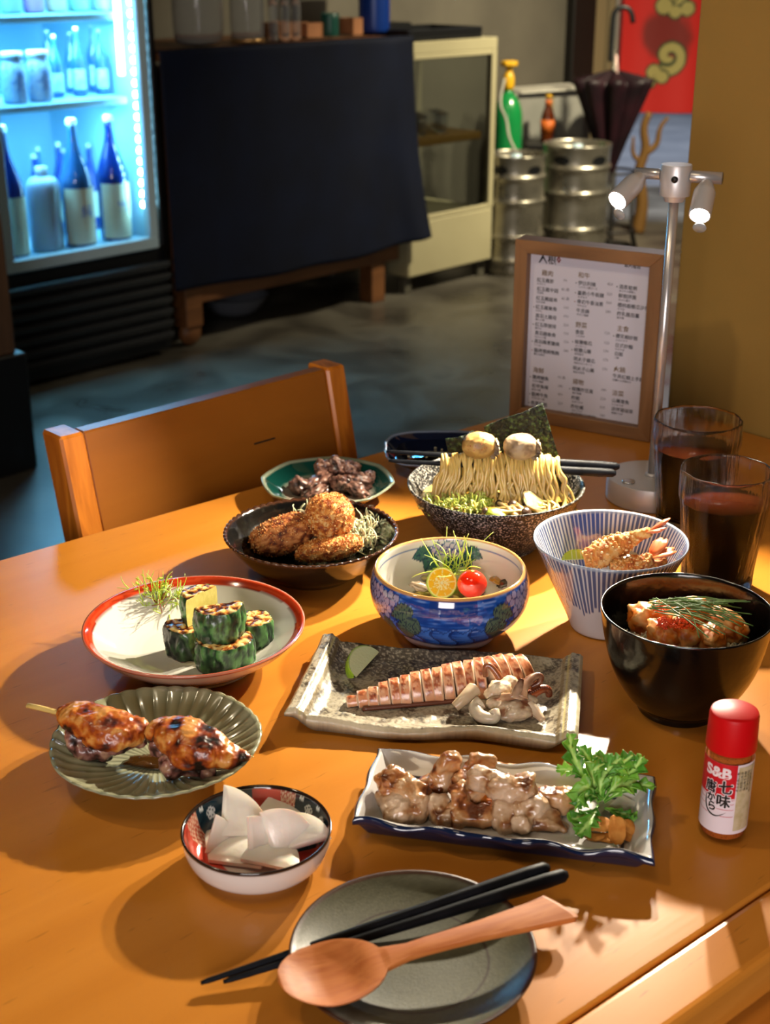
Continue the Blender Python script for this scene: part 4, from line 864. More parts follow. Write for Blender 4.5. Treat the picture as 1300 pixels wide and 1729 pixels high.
# hydrangea bowl
def c_hyd(V, T, t, r, H_):
    th = (T+pi/2+pi) % (2*pi)-pi          # 0 = towards the camera
    v = V[:, 2]; u = th*r*1.02; R = np.hypot(V[:, 0], V[:, 1])
    k_in = t > t[np.argmax(v)]; pt = Paint(u, v, hx('#c9c4bc')); c0_ = pt.c.copy()
    # outside: brushed blue
    band = ((v > H_*.17)*(v < H_*.957)).astype(float)
    w = np.array([nz((a*3, b*70, 0), 22, 4, 2) for a, b in zip(u, v)])
    pt.put(band, '#123680'); pt.put(band*sstep(w, -.15, .3), '#2a5cb0', .75); pt.put(band*sstep(w, .2, .5)*(v > H_*.5), '#7c98cc', .6)
    pc_ = ((u+.004*np.sin(v*260))/.0165) % 1; pt.put(band*(v < H_*.54)*sstep(pc_, .15, .9), '#3a6cc0', .7); pt.put(band*(v < H_*.54)*(pc_ < .16), '#0b1f58', .7); pt.put(band*(np.abs(v-H_*(.54+.035*np.cos(u*2*pi/.0165))) < H_*.012), '#0b1f58', .7)
    pt.put(band*(np.abs(u) < .020)*(v > H_*.73), '#0e2c70', .8)
    for sgn in (-1, 1):
        for a, b, ang, ln, wd in ((.034, .80, -.5, .026, .008), (.030, .68, -1.0, .026, .008), (.040, .62, -1.35, .024, .0085), (.060, .55, -1.2, .026, .009)):
            A_ang = ang if sgn > 0 else pi-ang
            pt.leaf(sgn*a, H_*b, A_ang, ln, wd, '#4a5c4c', '#16243c')
        for i in range(7):
            for j in range(5):
                cx = sgn*(.052+i*.0068+(j % 2)*.0034); cy = H_*.88-j*.0058+.0012*sin(i*2.3+j)
                if cx*sgn > .05+j*.004: pt.dot(cx, cy, .0036, '#8d86a8', '#1c2560', .0004)
    pt.put((v > H_*.957)*(v < H_*1.2)*(R > r*.94), '#b98a52'); pt.put((v < H_*.17).astype(float), '#c0a8a4')
    pt.put((np.abs(v-H_*.165) < H_*.014)*(~k_in), '#101c48')
    out = pt.c.copy()
    # inside
    th2 = (T-pi/2+pi) % (2*pi)-pi; u2 = -th2*r*.92; pt.u = u2; pt.v = v; pt.c = c0_.copy()
    pt.put(np.abs(v-H_*.86) < H_*.010, '#2a4c86', .9)
    for a, b, ang, ln, wd in ((-.013, .80, pi+.25, .020, .008), (-.010, .72, -2.2, .018, .0075), (.004, .70, -1.35, .016, .0075), (.012, .74, -.9, .017, .007), (.016, .82, -.35, .018, .0075)):
        pt.leaf(a, H_*b, ang, ln, wd, '#2c5650', '#10284a')
    for x, y in ((-.008, .82), (-.001, .80), (.006, .84), (.010, .78), (-.004, .88), (.004, .91), (.0125, .87)):
        pt.flower(x, H_*y, .0062, '#a899b4', '#283a78', 4, .4)
    pt.put((v > H_*.965)*(R > r*.93), '#c79a62')
    return np.where(k_in[:, None], pt.c, out)
hy_, hc, hr = vessel('hydrangea_bowl', 'blue and white bowl painted with hydrangeas and leaves, holding kumquat and tomato', 'bowl', 760, 956, 128, .064,
    [(0, .06), (.56, .06), (.58, 0), (.64, 0), (.66, .14), (.86, .24), (1.02, .46), (1.065, .68), (1.04, .88), (1.0, .985), (.975, 1.0), (.945, .985), (.95, .85), (.96, .65), (.9, .40), (.7, .20), (.3, .14), (0, .13)], gl('hydrangea_porcelain', vcol=True, rough=.08, coat=.8), 900, mcount=150, colfn=c_hyd)
# striped bowl
def c_str(V, T, t, r, H_):
    v = V[:, 2]/H_; n = 96; ph = (T*n/(2*pi)) % 1; idx = np.floor(T*n/(2*pi)).astype(int) % n
    rnd = np.random.default_rng(5).random(n); wdt = .20+.16*rnd[idx]; jit = np.random.default_rng(6).random(n)[idx]
    base = np.tile(np.array(hx('#c4c2c4')), (len(V), 1)); ins = t > .52
    lim = np.where(ins, .15, .40-.22*(jit-.5)); m_ = (np.abs(ph-.5) < wdt)*(v > lim); pt = Paint(v, v, 0); pt.c = base
    pt.put(m_.astype(float), '#2f4272', .9); deep = np.cos(T*3+1) > .75; pt.put(ins*deep*(np.abs(ph-.5) < .44)*(v > .25), '#1d3a86', .55); pt.put((v > .985)*1., '#8f98a8', .8); return pt.c
st_, stc, strr = vessel('striped_bowl', 'tall conical white bowl with fine blue vertical stripes holding fried prawns', 'bowl', 1031, 911, 131, .084,
    [(0, .03), (.40, .03), (.42, 0), (.46, 0), (.475, .04), (.56, .22), (.76, .55), (.90, .82), (.985, .97), (1, 1), (.985, 1.015), (.96, .985), (.86, .80), (.70, .52), (.5, .25), (.3, .15), (0, .13)], gl('striped_porcelain', vcol=True, rough=.08, coat=.8), 960, mcount=100, colfn=c_str)
# black donburi
bk_, bkc, bkr = vessel('donburi_bowl', 'deep glossy black bowl holding salmon over rice at the right edge', 'bowl', 1160, 1029, 145, .088,
    [(0, .04), (.42, .04), (.44, 0), (.49, 0), (.50, .08), (.62, .14), (.84, .42), (.96, .78), (.995, .97), (1, 1), (.985, 1.01), (.962, .985), (.93, .78), (.82, .46), (.6, .2), (.3, .12), (0, .11)], mat('black_lacquer_glaze', '#060505', rough=.2, coat=.35, crough=.1, spec=.35, bump=.5, bscale=55, bdist=.0012, bdetail=3), 128)
# speckled noodle bowl
m_speck = mat('speckled_glaze', ramp=[(.46, '#0a0a0b'), (.54, '#33322f'), (.62, '#a09c92')], scale=520, detail=3, rough=.4, spec=.3)
nb_, nc, nr = vessel('noodle_bowl', 'large black and white speckled stoneware bowl holding lifted noodles', 'bowl', 837, 816, 150, .066,
    [(0, .04), (.42, .04), (.44, 0), (.5, 0), (.52, .1), (.72, .36), (.92, .78), (.99, .96), (1, 1), (.985, 1.02), (.955, .98), (.88, .76), (.7, .40), (.4, .2), (0, .16)], m_speck, 120)

# rectangular plates from their four rim corners
def rect_plate(name, label, corners, H_, m_, prof, colfn=None, wav=None, nu=220, nv=110, thick=.006):
    c = [P(x, y, TZ+H_) for x, y in corners]      # TL TR BR BL
    ctr = sum(c, Vector())/4; ang = atan2((c[1]-c[0]).y+(c[2]-c[3]).y, (c[1]-c[0]).x+(c[2]-c[3]).x)
    t = thing(name, label, 'plate', (ctr.x, ctr.y, TZ+.0004), ang)
    cl = [(Matrix.Rotation(-ang, 3, 'Z') @ (q-ctr)) for q in c]
    a = np.linspace(0, 1, nu); b = np.linspace(0, 1, nv); A, Bm = np.meshgrid(a, b, indexing='xy')
    P0 = [np.array(q[:2]) for q in cl]
    A_, B_ = A[..., None], Bm[..., None]
    XY = P0[0]*(1-A_)*(1-B_)+P0[1]*A_*(1-B_)+P0[2]*A_*B_+P0[3]*(1-A_)*B_
    L_ = (cl[1]-cl[0]).length; D_ = (cl[3]-cl[0]).length
    de = np.stack([A*L_, (1-A)*L_, Bm*D_, (1-Bm)*D_]); 
    Zt, Zb = prof(de, A, Bm, L_, D_, H_)
    if wav is not None: XY = XY+wav(A, Bm, L_, D_)[..., :2]
    top = np.dstack([XY, Zt]).reshape(-1, 3); bot = np.dstack([XY, Zb]).reshape(-1, 3)
    i, j = np.meshgrid(np.arange(nu-1), np.arange(nv-1)); q = np.stack([j*nu+i, (j+1)*nu+i, (j+1)*nu+i+1, j*nu+i+1], 2).reshape(-1, 4)
    n = nu*nv; F = [q, q[:, ::-1]+n]
    per = [k for k in range(nu)]+[k*nu+nu-1 for k in range(1, nv)]+[(nv-1)*nu+k for k in range(nu-2, -1, -1)]+[k*nu for k in range(nv-2, 0, -1)]
    per = np.array(per); nx_ = np.roll(per, -1); F.append(np.stack([per, nx_, nx_+n, per+n], 1))
    V = np.concatenate([top, bot]); F = np.concatenate(F)
    col = colfn(np.concatenate([A.ravel(), A.ravel()]), np.concatenate([Bm.ravel(), Bm.ravel()]), L_, D_, V, n) if colfn else None
    mk(name+'_body', (V, F), m_, t, col=col)
    return t, ctr, ang, L_, D_
def pf_squid(de, A, B, L_, D_, H_):
    e = np.minimum(de[0], de[1]); f = np.minimum(de[2], de[3])
    wave = .0022*np.sin(A*9+1)*(1-np.clip(f/.02, 0, 1))
    rim = 1-sstep(e, .006, .026); rim2 = .45*(1-sstep(f, .003, .018))
    z = .0075+(H_-.0075)*np.maximum(rim, rim2)+wave*.8
    ridge = .0012*np.exp(-((e-.009)/.0018)**2)+.001*np.exp(-((e-.014)/.0018)**2)
    n = np.array([nz((a*L_, b*D_, 0), 90, 1, 3) for a, b in zip(A.ravel(), B.ravel())]).reshape(A.shape)
    z = z+ridge+n*.0009
    edge = np.minimum(e, f); z = z-.003*(1-sstep(edge, 0, .003))
    zb = np.where(edge < .012, .0045*(1-sstep(edge, 0, .012))+0*z, 0.0)
    zb = np.maximum(0, (H_*.62*rim*(1-sstep(e, .0, .04)) )+zb*.6); return z, np.minimum(zb, z-.002)
def c_squid(a, b, L_, D_, V, n):
    e = np.minimum(a, 1-a)*L_; f = np.minimum(b, 1-b)*D_
    w = np.array([nz((x, y, z*2), 55, 9, 4) for x, y, z in V]); w2 = np.array([nz((x, y, z*2), 420, 3, 2) for x, y, z in V])
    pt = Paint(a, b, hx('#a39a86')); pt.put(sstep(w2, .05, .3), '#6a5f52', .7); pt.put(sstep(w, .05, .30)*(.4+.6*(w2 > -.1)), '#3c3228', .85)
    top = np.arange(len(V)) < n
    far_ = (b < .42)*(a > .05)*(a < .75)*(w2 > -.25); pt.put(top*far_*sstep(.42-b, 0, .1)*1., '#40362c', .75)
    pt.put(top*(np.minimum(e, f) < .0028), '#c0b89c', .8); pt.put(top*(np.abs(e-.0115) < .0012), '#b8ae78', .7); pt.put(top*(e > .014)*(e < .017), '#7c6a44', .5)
    pt.put((~top)*1., '#3a3026', .7); sidew = sstep(w, -.1, .2); pt.put((~top)*sidew, '#8a8268', .5); return pt.c
def w_squid(A, B, L_, D_):
    k = np.exp(-((1-B)/.12)); return np.dstack([0*A, (.0025*np.sin(A*11+.5)+.003*np.exp(-((A-.62)/.12)**2))*k - .002*np.exp(-(B/.1))*np.sin(A*9)])
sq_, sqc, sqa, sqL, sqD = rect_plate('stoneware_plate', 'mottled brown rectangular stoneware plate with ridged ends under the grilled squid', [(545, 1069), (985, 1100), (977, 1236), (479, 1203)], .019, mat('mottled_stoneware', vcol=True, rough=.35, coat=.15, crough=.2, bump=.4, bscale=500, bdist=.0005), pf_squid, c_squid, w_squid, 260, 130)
def pf_blue(de, A, B, L_, D_, H_):
    e = np.minimum(de[0], de[1]); f = np.minimum(de[2], de[3]); g = np.minimum(e, f)
    z = .0065+(H_-.0065)*(1-sstep(g, .001, .019))-.002*(1-sstep(g, 0, .0015))
    z = z+.0016*np.sin(A*L_*2*pi/.055)*(1-sstep(f, 0, .014))
    zb = np.clip((H_-.005)*(1-sstep(g, .0005, .013))*1.0, 0, None); zb = np.where(g > .013, 0, zb); return z, np.minimum(zb, z-.0022)
def c_blue(a, b, L_, D_, V, n):
    e = np.minimum(a, 1-a)*L_; f = np.minimum(b, 1-b)*D_; g = np.minimum(e, f); top = np.arange(len(V)) < n
    pt = Paint(a, b, hx('#b7b4b2')); ln = (np.abs(np.minimum(e-.020, f-.0165)) < .0011); pt.put(top*ln, '#182c52', .9)
    pt.put(top*(g < .0020), '#101c38'); pt.put((~top)*1., '#0c1834'); 
    return pt.c
def w_blue(A, B, L_, D_):
    s = np.sin(A*L_*2*pi/.042); return np.dstack([.0010*np.sin(B*14)*np.exp(-np.minimum(A, 1-A)/.03), .0018*s*(np.exp(-(1-B)/.06)-np.exp(-B/.06))])
bl_, blc, bla, blL, blD = rect_plate('blue_edged_plate', 'rectangular white plate with navy wavy edge under the grilled chicken pieces', [(637, 1262), (1107, 1309), (1104, 1449), (592, 1383)], .019, gl('blue_edge_porcelain', vcol=True, rough=.1), pf_blue, c_blue, w_blue, 260, 110)

# ------------------------------------------------------------------ chopsticks and wooden spoon at the front
m_bchop = mat('black_chopstick', ramp=[(.3, '#08090c'), (.7, '#14161c')], scale=60, rough=.5, spec=.12, bump=.3, bscale=120)
def chopstick(name, label, a, b, ra, rb_, group, m_=None, sides=4):
    a = Vector(a); b = Vector(b); t = [0, .02, .10, .5, .93, .985, 1]; rr = [ra*.7, ra, ra*1.15, (ra+rb_)*.5, rb_, rb_*.9, rb_*.45]
    V, F = tube([b.lerp(a, 1-x)*1 for x in t], rr, 12); c = (a+b)/2; o = mk(name, (V-np.array(c), F), m_ or m_bchop, loc=c); tag(o, label, 'chopsticks', group); return o
zt2 = TZ+.0225
a1 = P(377, 1658, TZ+.0045); b1_ = P(958, 1476, TZ+.0235); a2 = P(339, 1660, TZ+.0045); b2_ = P(927, 1464, TZ+.0245)
chopstick('chopstick', 'nearer of the two black chopsticks lying across the olive plate', a1, b1_, .0017, .0049, 'black chopsticks across the olive plate')
chopstick('chopstick', 'farther of the two black chopsticks lying across the olive plate', a2, b2_, .0017, .0048, 'black chopsticks across the olive plate')
# spoon: outline along its axis
sp0 = P(470, 1665, TZ+.02); sp1 = P(945, 1532, TZ+.034)
ax = (sp1-sp0); Ls = ax.length; sa2 = atan2(ax.y, ax.x)
def spoon():
    ns, nw = 90, 18; Vt = []; Vb = []
    for i in range(ns):
        s = i/(ns-1)
        if s < .36: w = .0265*sqrt(max(0, 1-((s-.185)/.185)**2))*(1 if s < .185 else 1); w = max(w, .0052 if s > .2 else .001)
        else: w = np.interp(s, [.36, .45, .7, .93, 1], [.0062, .0052, .0068, .0105, .0118])
        if .27 < s < .45: w = max(w, np.interp(s, [.27, .31, .36, .45], [.0225, .0155, .0088, .0052]))
        zc = np.interp(s, [0, .15, .36, .5, 1], [.0055, .003, .0062, .0095, .0165]); th = np.interp(s, [0, .05, .36, .6, 1], [.0016, .0024, .0060, .0058, .0072])
        for j in range(nw):
            q = -1+2*j/(nw-1); dish = -.0062*(1-q*q)*np.exp(-((s-.17)/.115)**4) ; edge = sqrt(max(0, 1-q**6))
            crown = .0009*(1-q*q)*(s > .36)
            x = s*Ls; y = q*w
            if s > .97: x -= 0
            if s > .9: x += -(q*.006)*(s-.9)/.1
            Vt.append((x, y, zc+dish+crown)); Vb.append((x, y, zc-th*edge-(.0042*(1-q*q)*np.exp(-((s-.17)/.12)**4))))
    n = ns*nw; q_ = [[i*nw+j, (i+1)*nw+j, (i+1)*nw+j+1, i*nw+j+1] for i in range(ns-1) for j in range(nw-1)]
    F = q_+[[a+n for a in f[::-1]] for f in q_]
    F += [[j, j+1, j+1+n, j+n] for j in range(nw-1)]+[[(ns-1)*nw+j+1, (ns-1)*nw+j, (ns-1)*nw+j+n, (ns-1)*nw+j+1+n] for j in range(nw-1)]
    F += [[(i+1)*nw, i*nw, i*nw+n, (i+1)*nw+n] for i in range(ns-1)]+[[i*nw+nw-1, (i+1)*nw+nw-1, (i+1)*nw+nw-1+n, i*nw+nw-1+n] for i in range(ns-1)]
    return Vt+Vb, F
o = mk('wooden_spoon', spoon(), mat('spoon_wood', ramp=[(.3, '#a0541f'), (.55, '#b66c34'), (.8, '#924618')], scale=9, detail=6, dist=.5, stretch=(1.5, 14, 14), rough=.55, spec=.3, bump=.15, bscale=120, bstretch=(.5, 6, 6)), loc=(sp0.x, sp0.y, TZ+.0185), rz=sa2)
tag(o, 'broad reddish wooden spoon lying across the olive plate', 'spoon')
# ------------------------------------------------------------------ food
def wloc(px, py, h): p = P(px, py, TZ+h); return p
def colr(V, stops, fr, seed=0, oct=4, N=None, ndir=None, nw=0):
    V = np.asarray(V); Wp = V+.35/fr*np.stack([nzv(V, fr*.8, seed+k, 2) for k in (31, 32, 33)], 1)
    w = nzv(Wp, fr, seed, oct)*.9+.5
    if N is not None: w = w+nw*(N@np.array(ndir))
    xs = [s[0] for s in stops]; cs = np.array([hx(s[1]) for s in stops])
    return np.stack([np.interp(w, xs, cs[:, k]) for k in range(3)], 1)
m_meat = mat('grilled_meat', vcol=True, rough=.38, coat=.35, crough=.2, bump=.5, bscale=330, bdist=.0006, sss=.08, sssr=.003)
m_wet = mat('moist_flesh', vcol=True, rough=.42, coat=.05, crough=.2, spec=.35, bump=.3, bscale=300, bdist=.0005, sss=.06, sssr=.004)
m_crumb = mat('fried_crumb', vcol=True, rough=.7, bump=.7, bscale=500, bdist=.0008)
m_leaf = mat('salad_leaf', vcol=True, rough=.45, sss=.1, sssr=.002)
m_shred = mat('shredded_vegetable', '#cfd0a8', rough=.35, sss=.2, sssr=.002)
m_sprout = mat('pale_sprout', '#b6cf5a', rough=.4, sss=.2, sssr=.002)
def solid(name, parts, voxel, stops, fr=120, seed=0, amp=.0008, afr=120, amp2=.0004, afr2=500, m_=None, parent=None, loc=None, rz=0, nw=.0, kind=None, power=2.0, its=4):
    V, F = fuse(parts, voxel, amp, afr, seed, amp2, afr2, power, its)
    N = None
    if nw: N = vnormals(V, np.array([f[:3] for f in F]))
    return mk(name, (V, F), m_ or m_meat, parent, loc, rz, col=colr(V, stops, fr, seed, 4, N, (0, 0, 1), nw), kind=kind)
def lump(name, rad, stops, loc, rz=0, rot=None, seed=0, amp=.25, fr=1.5, amp2=.07, fr2=6, ridge=.10, cfr=120, m_=None, sub=4, power=2.4, parent=None, nw=0, flatb=None):
    V, F = blob(rad, seed, amp, fr, amp2, fr2, sub, power, ridge, flatb)
    N = vnormals(V, F) if nw else None
    return mk(name, (V, F), m_ or m_meat, parent, loc, rz, rot, col=colr(V, stops, cfr, seed, 4, N, (0, 0, 1), nw))

# --- courgette pieces on the banded plate
m_courg = mat('courgette', vcol=True, rough=.32, coat=.3, crough=.2, bump=.3, bscale=350, bdist=.0004)
def courgette(label, px, py, h0, r, h, rz, cut=.25, tilt=(0, 0), dark=0, seed=0, full=False):
    c = P(px, py, TZ+h0+h); n = 110; nk = 16; nr = 20
    # outline: arc plus a chord
    th = np.linspace(0, 2*pi, n, endpoint=False); rr = r*(1+.03*np.sin(5*th+seed)); x = rr*np.cos(th); y = rr*np.sin(th)
    chord = -r*cut
    flat = (y < chord) if not full else np.zeros(n, bool)
    y = np.where(flat, chord, y)
    V = []; kind = []
    for k in range(nk):                      # side
        z = h*k/(nk-1); b = 1-.05*(2*k/(nk-1)-1)**6
        for i in range(n): V.append((x[i]*b, y[i]*b if not flat[i] else y[i], z)); kind.append(1 if flat[i] else 0)
    F = [[k*n+i, k*n+(i+1) % n, (k+1)*n+(i+1) % n, (k+1)*n+i] for k in range(nk-1) for i in range(n)]
    for top in (1, 0):                       # faces
        prev = [(nk-1)*n+i if top else i for i in range(n)]
        for q in range(1, nr):
            f = 1-q/nr; cur = []
            for i in range(n):
                V.append((x[i]*.95*f, y[i]*.95*f, (h+.0006*(q > 1)) if top else 0)); kind.append(2); cur.append(len(V)-1)
            for i in range(n): F.append([prev[i], prev[(i+1) % n], cur[(i+1) % n], cur[i]] if top else [prev[(i+1) % n], prev[i], cur[i], cur[(i+1) % n]])
            prev = cur
        F.append(prev if top else prev[::-1])
    V = np.array(V); kind = np.array(kind)
    w = nzv(V+seed, 190, seed, 4); w2 = nzv(V*np.array((1, 1, .55))+seed, 190, seed+3, 4)
    V[kind == 2, 2] += w[kind == 2]*.0012*(V[kind == 2, 2] > h*.5); nn = V/(np.linalg.norm(V[:, :2], axis=1)[:, None]+1e-6)
    V[kind == 0, :2] += (nn[:, :2]*(w2*.0018)[:, None])[kind == 0]
    C = np.zeros_like(V)
    skin = lerp(np.array(hx('#12301a')), np.array(hx('#4c7a40')), np.clip(.38+w2*1.7, 0, 1)[:, None]); skin = lerp(skin, np.array(hx('#0c1410')), np.clip(dark+.8*sstep(nzv(V, 60, seed+9), .15, .4), 0, 1)[:, None])
    face = np.stack([np.interp(w*1.1+.5, [.1, .32, .5, .72, .9], [hx(c_)[k] for c_ in ('#3a1608', '#7c3c14', '#b8742c', '#d8b060', '#e0c884')]) for k in range(3)], 1)
    R = np.linalg.norm(V[:, :2], axis=1)/r; face = lerp(face, np.array(hx('#4a2a10')), (.7*sstep(R, .86, .94))[:, None])
    C[kind == 0] = skin[kind == 0]; C[kind == 2] = face[kind == 2]; C[kind == 1] = lerp(np.array(hx('#d6cc7c')), np.array(hx('#c0b460')), .5+.5*w[:, None])[kind == 1]
    lowz = (kind == 2)*(V[:, 2] < h*.5); C[lowz] = hx('#c8b060')
    o = mk('courgette_piece', (V, F), m_courg, loc=(c.x, c.y, TZ+h0), rot=(tilt[0], tilt[1], rz), col=C, autosm=50)
    return tag(o, label, 'courgette', 'grilled courgette pieces on the banded plate')
hb_ = .0125
courgette('front grilled courgette piece with bright green skin, leaning on the plate floor', 379, 1076, hb_, .0245, .026, radians(196), .22, seed=1)
courgette('dark charred courgette piece at the left of the pile', 318, 1052, hb_, .0205, .026, radians(190), .45, dark=.65, seed=2)
courgette('rounder grilled courgette piece at the right of the pile', 428, 1044, hb_, .0165, .025, radians(0), .95, seed=3, full=True)
courgette('grilled courgette piece on top at the back, its pale cut side facing right', 340, 1001, hb_+.0268, .0180, .025, radians(52), .02, seed=4)
courgette('grilled half-round courgette piece on top at the front', 368, 1021, hb_+.0268, .0215, .026, radians(200), .02, seed=5)
# herb tuft with radish shreds
def curls(n, spread, L, rad, seed, lift=(.2, 1.0), curl=6, pts=14, base=(0, 0, 0), flat=1, sides=4, bend=1):
    r = random.Random(seed); out = []
    for _ in range(n):
        a = r.uniform(0, 2*pi); d = r.random()**.6; p = Vector(base)+Vector((cos(a)*spread[0]*d, sin(a)*spread[1]*d, r.uniform(0, spread[2])))
        yaw = r.uniform(0, 2*pi); pit = r.uniform(*lift); dy = r.uniform(-curl, curl); dp = r.uniform(-curl, curl)*.7*bend; l = L*r.uniform(.5, 1.2); q = []
        for k in range(pts):
            q.append(p.copy()); p = p+Vector((cos(yaw)*cos(pit), sin(yaw)*cos(pit), sin(pit)))*l/pts; p.z = max(p.z, base[2]); yaw += dy/pts; pit += dp/pts
        out.append(tube(q, [rad*(.4+.6*sin(pi*(k+.5)/pts)) for k in range(pts)], sides, flat))
    return out
gp = wloc(268, 1030, .013)
g_ = thing('herb_tuft', 'loose tuft of pale green herb sprigs at the left of the banded plate', 'garnish', (gp.x, gp.y, TZ+.0125), 0)
mk('stems', join(curls(120, (.014, .011, .010), .034, .00055, 3, (.1, 1.2), 2.5)), mat('herb_green', '#9cb83c', rough=.5, sss=.2), g_, kind='stuff')
mk('radish_shreds', join(curls(110, (.013, .010, .012), .022, .0007, 4, (-.3, .9), 8)), mat('pale_green_shred', '#c4d49a', rough=.4, sss=.2), g_, kind='stuff')
mk('red_stems', join(curls(26, (.016, .012, .012), .045, .0004, 5, (-.2, 1.0), 2.5)), mat('red_stem', '#8a3a1c', rough=.5), g_, kind='stuff')
lv = []
r_ = random.Random(8)
for k in range(46):
    a = r_.uniform(0, 2*pi); d = r_.uniform(.004, .024); v, f = ico(1); lv.append(xf((v, f), (cos(a)*d, sin(a)*d*.8, r_.uniform(.006, .034)), (r_.random()*3, r_.random()*3, 0), (.0022, .0012, .0004)))
mk('leaflets', join(lv), mat('herb_leaf', '#a8b82c', rough=.5), g_, kind='stuff')

# --- grilled chicken skewer on the leaf plate
s0_ = P(46, 1190, TZ+.040); s1_ = P(432, 1279, TZ+.026)
sk = thing('chicken_skewer', 'bamboo skewer with two glazed grilled chicken thigh pieces lying across the fluted plate', 'skewer', ((s0_+s1_)/2), atan2((s1_-s0_).y, (s1_-s0_).x))
def skl(px, py, h):                            # world pixel -> skewer-local point
    p = P(px, py, TZ+h); M_ = (Matrix.Translation(sk.location) @ Matrix.Rotation(sk.rotation_euler.z, 4, 'Z')).inverted(); return M_ @ p
V, F = tube([skl(46, 1191, .040), skl(66, 1195, .0395), skl(105, 1205, .038), skl(250, 1238, .032), skl(428, 1278, .0265)], [.0024, .0026, .0022, .0017, .0006], 8, .7)
mk('bamboo_stick', (V, F), mat('bamboo', ramp=[(.3, '#b09550'), (.7, '#c6aa62')], scale=30, stretch=(.3, 5, 5), rough=.5), sk)
cg = [(.12, '#180804'), (.27, '#4a180a'), (.42, '#742a08'), (.58, '#94420c'), (.74, '#a85a18'), (.92, '#c08440')]
cg2 = [(.1, '#180a08'), (.35, '#4a2820'), (.5, '#70453c'), (.7, '#8a5c50'), (.9, '#a47c60')]
def piece(name, L_, vox, stops, seed, label=None, m_=None, amp=.0016, afr=110):
    amp = .0034 if name == 'chicken_flesh' else amp
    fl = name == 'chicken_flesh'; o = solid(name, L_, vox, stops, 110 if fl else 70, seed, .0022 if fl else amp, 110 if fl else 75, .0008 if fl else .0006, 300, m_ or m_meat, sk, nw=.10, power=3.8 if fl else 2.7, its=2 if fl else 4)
    if label: o['label'] = label
    return o
def e3(px, py, h, rx, ry, rz_, rot=(0, 0, 0)): return (skl(px, py, h), (rx, ry, rz_), rot)
piece('chicken_piece', [e3(168, 1222, .035, .035, .0185, .0115, (0, .08, -.12)), e3(128, 1204, .038, .016, .009, .007), e3(222, 1234, .031, .013, .013, .0105), e3(178, 1246, .030, .018, .012, .009)], .0011, cg, 3, 'orange-brown glazed skin, charred at its folds')
piece('chicken_flesh', [e3(150, 1243, .026, .018, .009, .009, (.2, .1, .4)), e3(140, 1260, .020, .009, .010, .008, (.3, 0, -.5)), e3(165, 1268, .018, .013, .007, .007, (.1, .3, .5)), e3(188, 1258, .023, .014, .007, .006, (0, .2, .2)), e3(225, 1242, .026, .012, .009, .008, (.2, 0, .6))], .0012, cg2, 5, 'mauve-brown underside meat')
piece('chicken_piece', [e3(322, 1252, .034, .031, .0195, .0135, (0, .12, -.25)), e3(362, 1268, .029, .024, .012, .009, (0, .15, -.2)), e3(396, 1272, .028, .015, .0055, .005, (0, .1, -.15)), e3(276, 1238, .031, .013, .014, .0115), e3(322, 1278, .027, .018, .011, .009)], .0011, cg, 8, 'dark orange glazed skin with a pointed end')
piece('chicken_flesh', [e3(302, 1292, .018, .015, .007, .007, (.2, .2, .5)), e3(335, 1295, .017, .015, .006, .006, (0, .2, -.3)), e3(290, 1305, .014, .007, .006, .005, (.3, 0, .8)), e3(275, 1258, .024, .010, .009, .008, (.3, .2, .3))], .0012, cg2, 9, 'dark charred underside meat')
jc = wloc(262, 1285, .0085); V, F = blob((.022, .010, .0008), 4, .3, 1.5, .05, 5, 3)
o = mk('sauce_pool', (V, F), mat('amber_jus', '#5a3814', rough=.05, coat=1, trans=.5), loc=(jc.x, jc.y, TZ+.0085)); tag(o, 'small pool of amber meat juice in the middle of the fluted plate', 'sauce', kind='stuff')

# --- pickled radish
m_rad = mat('white_radish', ramp=[(.3, '#cdc5b8'), (.7, '#ddd6ca')], scale=40, rough=.28, sss=.35, sssr=.006, coat=.2, bump=.15, bscale=400)
def radish(label, px, py, h, R, ang, th, rot, seed=0, notch=.1):
    n = 26; a = np.linspace(0, ang, n); out = [(0, 0)]+[(R*cos(q)*(1+.03*sin(3*q+seed)), R*sin(q)*(1+.03*sin(3*q+seed))) for q in a]
    nn = len(out); V = []; rows = 5
    for layer in (0, 1):
        for k in range(rows):
            f = 1-k/rows
            for (x, y) in out:
                cx = R*.40*cos(ang/2); cy = R*.40*sin(ang/2); xx = cx+(x-cx)*f; yy = cy+(y-cy)*f
                z = (.5 if layer else -.5)*th*(1 if k else .55)+.0035*sin(xx/R*2.2+seed)+.002*sin(yy/R*3+seed*2)
                V.append((xx, yy, z))
    F = []; S_ = rows*nn
    for k in range(rows-1):
        for i in range(nn):
            j = (i+1) % nn; q = [k*nn+i, k*nn+j, (k+1)*nn+j, (k+1)*nn+i]; F.append([v+S_ for v in q]); F.append(q[::-1])
    F.append([(rows-1)*nn+i+S_ for i in range(nn)]); F.append([(rows-1)*nn+i for i in range(nn)][::-1])
    for i in range(nn): j = (i+1) % nn; F.append([i, j, j+S_, i+S_])
    p = wloc(px, py, h); o = mk('radish_slice', (V, F), m_rad, loc=p, rot=[radians(q) for q in rot], autosm=50)
    return tag(o, label, 'radish', 'white radish slices in the pickle dish')
radish('broad white radish slice lying flat at the front of the pickle dish', 352, 1454, .0085, .036, 2.0, .0045, (0, 4, -12), 0)
radish('white radish slice lying flat at the front right of the pickle dish', 408, 1462, .0095, .037, 1.7, .0045, (2, -6, -20), 1)
radish('pointed white radish slice standing at the left wall of the pickle dish', 345, 1440, .010, .026, 1.25, .003, (58, 8, 20), 2)
radish('tall white radish slice leaning back in the middle of the pickle dish', 372, 1412, .016, .034, 1.5, .0042, (38, 4, 8), 3)
